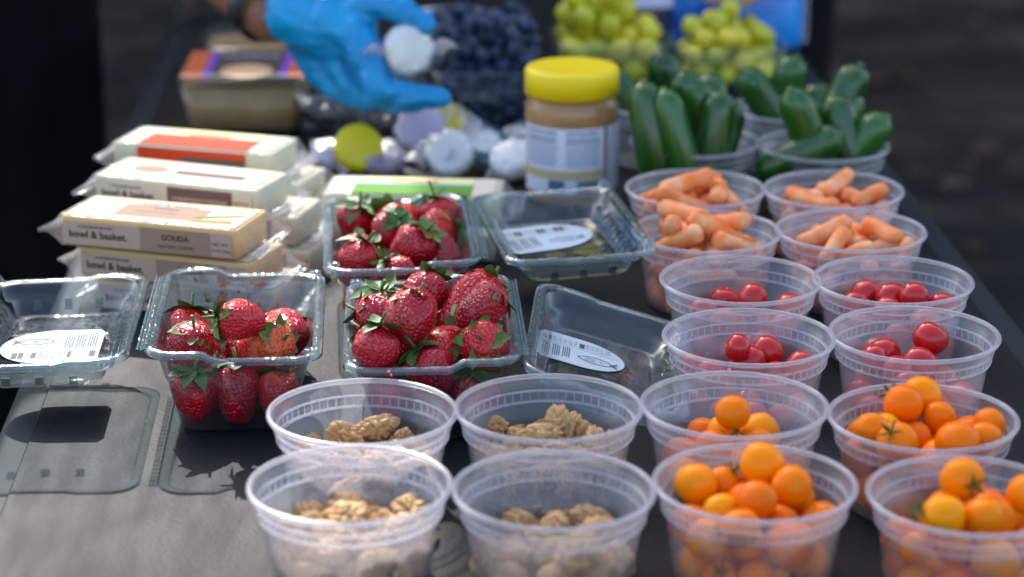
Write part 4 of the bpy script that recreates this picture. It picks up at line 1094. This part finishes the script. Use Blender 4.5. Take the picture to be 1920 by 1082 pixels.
def blue_pack():
    e = empty('blue_pack', (.262, 2.70, .0006), R(4)); tag(e, 'shiny blue plastic pack standing behind the grapes, cut by the top edge', 'package')
    BL = mat('blue_plastic', (.006, .15, .62), .25, .5); noisy(BL, 14, [(.35, (.003, .08, .45)), (.55, (.006, .22, .74)), (.75, (.03, .40, .85))], .6, 22, 4, .006)
    mb = MB(); loops = []
    for z, dd in ((0, .055), (.006, .062), (.03, .066), (.06, .060), (.09, .045), (.11, .020), (.122, .004), (.132, .0035)):
        l = rrect(.150 if z < .1 else .154, dd, min(.02, dd * .45), z, 6); loops.append([p + Vector((0, .003 * noise.noise(p * 40), 0)) for p in l])
    mb.loft(loops, True, True).build('pouch', BL, e)
    MB().box((.0795, 0, .062), (.010, .0016, .118)).build('side_seam', FROST, e, False)
blue_pack()
def bowl(px, py, Y, r, h, label, m):
    p = at(px, py, Y); e = empty('paper_bowl', (p.x, p.y, .0006)); tag(e, label, 'bowl')
    t = .0012
    MB().lathe([(.001, .001), (r * .55, .001), (r * .6, .003), (r * .97, h), (r, h + .001), (r, h + .0025), (r * .965, h + .0025), (r * .59, .0045), (.001, .003)], 56, cap0=True, cap1=True).build('bowl', m, e)
    MB().lathe([(r + .002 * math.cos(a), h + .001 + .002 * math.sin(a)) for a in [R(30 * k) for k in range(13)]], 56).build('rim', m, e)
PAPER = mat('lilac_white_paper', (.62, .60, .70), .6, .3)
bowl(1215, 20, 2.78, .085, .045, 'white paper bowl cut off by the top edge behind the grapes', PAPER)
bowl(818, 20, 2.60, .036, .055, 'small white paper cup behind the gloved thumb', PAPER)

# ------------------------------------------------------------------ people
SKIN = mat('brown_skin', (.23, .10, .06), .5, .4, Subsurface_Weight=.1, Subsurface_Scale=.01)
SKIN2 = mat('tan_skin', (.42, .22, .14), .5, .4, Subsurface_Weight=.1, Subsurface_Scale=.01)
BLACKC = mat('black_cotton', (.006, .006, .007), .9, .1); noisy(BLACKC, 6, [(.3, (.004, .004, .005)), (.7, (.009, .009, .011))], .5, 12, 4, .02)
NAVYC = mat('charcoal_cotton', (.02, .02, .023), .9, .1)
HAIR = mat('dark_hair', (.012, .009, .008), .5, .4)
GLOVE = mat('blue_nitrile', (.004, .26, .62), .38, .4); noisy(GLOVE, 10, [(.3, (.002, .19, .46)), (.7, (.003, .28, .58))], .55, 45, 4, .006, (1, 1, 2.2))
def mirror(p, s): return Vector((p[0], p[1] * s, p[2]))
def person(loc, face, label, skin, reach, wrist, elbow, glove=None):
    """standing figure; local +X is forward, +Y the left side; the reaching arm's joints are given in world space"""
    e = empty('person', (loc[0], loc[1], GZ), face); tag(e, label, 'person')
    inv = (Matrix.Translation((loc[0], loc[1], GZ)) @ Matrix.Rotation(face, 4, 'Z')).inverted()
    wl, el = inv @ Vector(wrist), inv @ Vector(elbow)
    V = Vector
    body = []; trousers = []; shirt = []
    for s in (-1, 1):
        hip, kn, an, toe = V((0, .09 * s, .93)), V((.02, .10 * s, .50)), V((-.02, .10 * s, .09)), V((.15, .12 * s, .04))
        body += [(hip, .085, kn, .055), (kn, .055, an, .04), (an, .045, toe, .035)]
        trousers += [(hip, .105, kn, .08), (kn, .08, an + V((0, 0, .03)), .065)]
    body += [((0, 0, .95), .13, (0, 0, 1.15), .12), ((0, 0, 1.15), .12, (0, 0, 1.38), .14), ((0, 0, 1.42), .06, (.02, 0, 1.55), .055),
             ((.03, 0, 1.60), .085, (.02, 0, 1.68), .095), ((.06, 0, 1.57), .05, (.055, 0, 1.60), .06), ((.125, 0, 1.625), .012, (.105, 0, 1.66), .010),
             ((.025, .095, 1.62), .018, (.02, .098, 1.65), .02), ((.025, -.095, 1.62), .018, (.02, -.098, 1.65), .02)]
    shirt += [((0, -.04, .93), .14, (0, -.03, 1.15), .135), ((0, .04, .93), .14, (0, .03, 1.15), .135), ((0, -.06, 1.15), .12, (0, -.08, 1.38), .105), ((0, .06, 1.15), .12, (0, .08, 1.38), .105), ((0, -.12, 1.42), .07, (0, .12, 1.42), .07)]
    trousers += [((0, -.05, .95), .125, (0, .05, .95), .125)]
    if glove: trousers += [((.07, -.10, .45), .07, (.07, -.10, 1.0), .07), ((.07, .10, .45), .07, (.07, .10, 1.0), .07), ((.07, .0, .45), .08, (.07, 0, 1.0), .08)]
    for s in (-1, 1):
        sh = V((0, .19 * s, 1.40))
        if s == reach: e1, w1 = el, wl
        else: e1, w1 = V((.03, .26 * s, 1.10)), V((.16, .22 * s, .90))
        body += [(sh, .055, e1, .045), (e1, .043, w1, .030)]
        mid = sh.lerp(e1, .75); shirt += [(sh, .075, mid, .062)]
        if s != reach or glove is None:
            d = (w1 - e1).normalized(); side = d.cross(V((0, 0, 1))).normalized(); palm = w1 + d * .06
            body += [(w1, .030, palm + side * .02, .018), (w1, .030, palm - side * .02, .018), (palm - side * .022, .017, palm + side * .022, .017)]
            for k in range(4):
                b0 = palm + side * (.030 - .020 * k) + d * .012; ln = (.062, .075, .07, .055)[k]
                m1 = b0 + d * ln * .5 + V((0, 0, -.006)); t1 = b0 + d * ln * .85 + V((0, 0, -.03)); body += [(b0, .0095, m1, .0085), (m1, .0085, t1, .0075)]
            th = w1 + side * .028 + d * .02; m1 = th + side * .025 + d * .03 + V((0, 0, -.01)); body += [(th, .012, m1, .0105), (m1, .0105, m1 + d * .03 + V((0, 0, -.012)), .009)]
    link('body', blob(body, 'body', .008, 5), e, skin)
    link('trousers', blob(trousers, 'trousers', .014, 6), e, BLACKC)
    link('shirt', blob(shirt, 'shirt', .014, 6), e, BLACKC if glove else NAVYC)
    h = []
    for a in range(0, 360, 30): h.append(((.005, 0, 1.66), .1, (.0 + .03 * math.cos(R(a)) - .02, .04 * math.sin(R(a)), 1.70), .085))
    link('hair', blob(h, 'hair', .012, 4), e, HAIR)
    for s in (-1, 1):
        sh = blob([((-.06, .10 * s, .04), .045, (.06, .11 * s, .035), .045), ((.06, .11 * s, .035), .045, (.17, .12 * s, .03), .035)], 'shoe', .012, 4); link('shoe', sh, e, NAVYC)
        MB().lathe([(.0003, .012), (.008, .008), (.0115, 0)], 12, (.100, .036 * s, 1.645), Matrix.Rotation(R(90), 3, 'Y')).build('eye', DKINK, e)
    if glove:
        g = link('glove', glove[0], e, GLOVE); g.matrix_parent_inverse = e.matrix_basis.inverted() if False else Matrix.Identity(4); g.matrix_local = inv
    return e, inv

def hand():
    Y0 = 2.165
    def a(x, y, Y): return at(x, y, Y)
    wr = a(500, -6, 2.20); caps = []
    # cuff and back of the hand
    caps += [(a(545, -2, 2.200), .030, a(575, 25, 2.185), .034), (a(560, 25, 2.185), .034, a(640, 45, 2.165), .036), (a(585, 45, 2.18), .030, a(648, 62, 2.165), .026),
             (a(575, 30, 2.20), .032, a(650, 10, 2.20), .030), (a(640, 40, 2.165), .030, a(668, 65, 2.145), .022)]
    # front finger: knuckle - down - along to the tip
    caps += [(a(668, 65, 2.14), .0215, a(704, 138, 2.115), .0160), (a(704, 138, 2.115), .0160, a(712, 168, 2.11), .0140), (a(712, 168, 2.11), .0135, a(770, 180, 2.11), .0118), (a(770, 180, 2.11), .0118, a(826, 184, 2.112), .0108)]
    caps += [(a(622, 85, 2.165), .0165, a(648, 148, 2.150), .0128), (a(648, 148, 2.150), .0128, a(668, 178, 2.145), .0118), (a(668, 178, 2.145), .0118, a(735, 194, 2.140), .0105), (a(735, 194, 2.140), .0105, a(785, 192, 2.138), .0096)]
    caps += [(a(585, 78, 2.19), .0155, a(606, 136, 2.182), .012), (a(606, 136, 2.182), .012, a(628, 168, 2.176), .011), (a(628, 168, 2.176), .011, a(690, 192, 2.172), .0098)]
    caps += [(a(556, 66, 2.21), .0145, a(572, 112, 2.208), .0110), (a(572, 112, 2.208), .011, a(594, 146, 2.204), .0102), (a(594, 146, 2.204), .0102, a(640, 172, 2.198), .0090)]
    # thumb over the top of the wheel
    caps += [(a(630, 20, 2.165), .022, a(695, 4, 2.145), .0170), (a(695, 4, 2.145), .0160, a(752, 16, 2.13), .0142), (a(752, 16, 2.13), .0138, a(797, 48, 2.122), .0112)]
    me = blob(caps, 'glove', .0032, 4)
    for v in me.vertices:         # loose creases of the nitrile
        v.co += v.normal * (.0024 * noise.noise(v.co * 55) - .0022 * math.exp(-(noise.noise(v.co * 34) / .10) ** 2) + .0009 * noise.noise(Vector((v.co.x * 40, v.co.y * 40, v.co.z * 130))))
    wrist = a(515, 26, 2.205); elbow = Vector((-.50, 2.50, .28))
    e, inv = person((-.70, 2.86), R(-35), 'person in black reaching over the table, wearing a blue nitrile glove', SKIN, -1, wrist, elbow, (me,))
    # watch on the same wrist
    d = (wrist - elbow).normalized(); c = wrist.lerp(elbow, .045); q = d.to_track_quat('Z', 'Y').to_matrix()
    STRAP = mat('watch_strap', (.012, .012, .013), .5, .4); GOLDM = mat('gold_case', (.55, .38, .16), .3, .5, Metallic=.9); SCR = mat('watch_glass', (.003, .003, .004), .1, .5)
    Mw = inv @ (Matrix.Translation(c) @ q.to_4x4())
    n = 40; st = MB().lathe([(.0335, -.011), (.0350, -.010), (.0350, .010), (.0335, .011)], n).mesh('watch_strap'); st.transform(Mw); link('watch_strap', st, e, STRAP)
    up = (q.transposed() @ Vector((.25, -.85, .45))); ang = math.atan2(up.y, up.x)
    Mc = Mw @ Matrix.Rotation(ang, 4, 'Z') @ Matrix.Translation((.0345, 0, 0)) @ Matrix.Rotation(R(90), 4, 'Y')
    mb = MB(); rbox(mb, .040, .035, 0, .009, .008, .002); k = mb.mesh('watch_case'); k.transform(Mc); w = link('watch_case', k, e, GOLDM)
    mb = MB(); rbox(mb, .037, .032, .0085, .0102, .007, .0006); k = mb.mesh('watch_screen'); k.transform(Mc); link('watch_screen', k, w, SCR)
    wheel(766, 92, 2.118, .0225, 'white', (.28, -.92, .2), 'white wax cheese wheel pinched in the blue gloved hand', 12, True)
hand()
person((.32, 3.62), R(-92), 'person at the far end whose bare fingertips reach for the grapes', SKIN2, -1, at(1345, -135, 2.66), Vector((.20, 3.02, .24)))
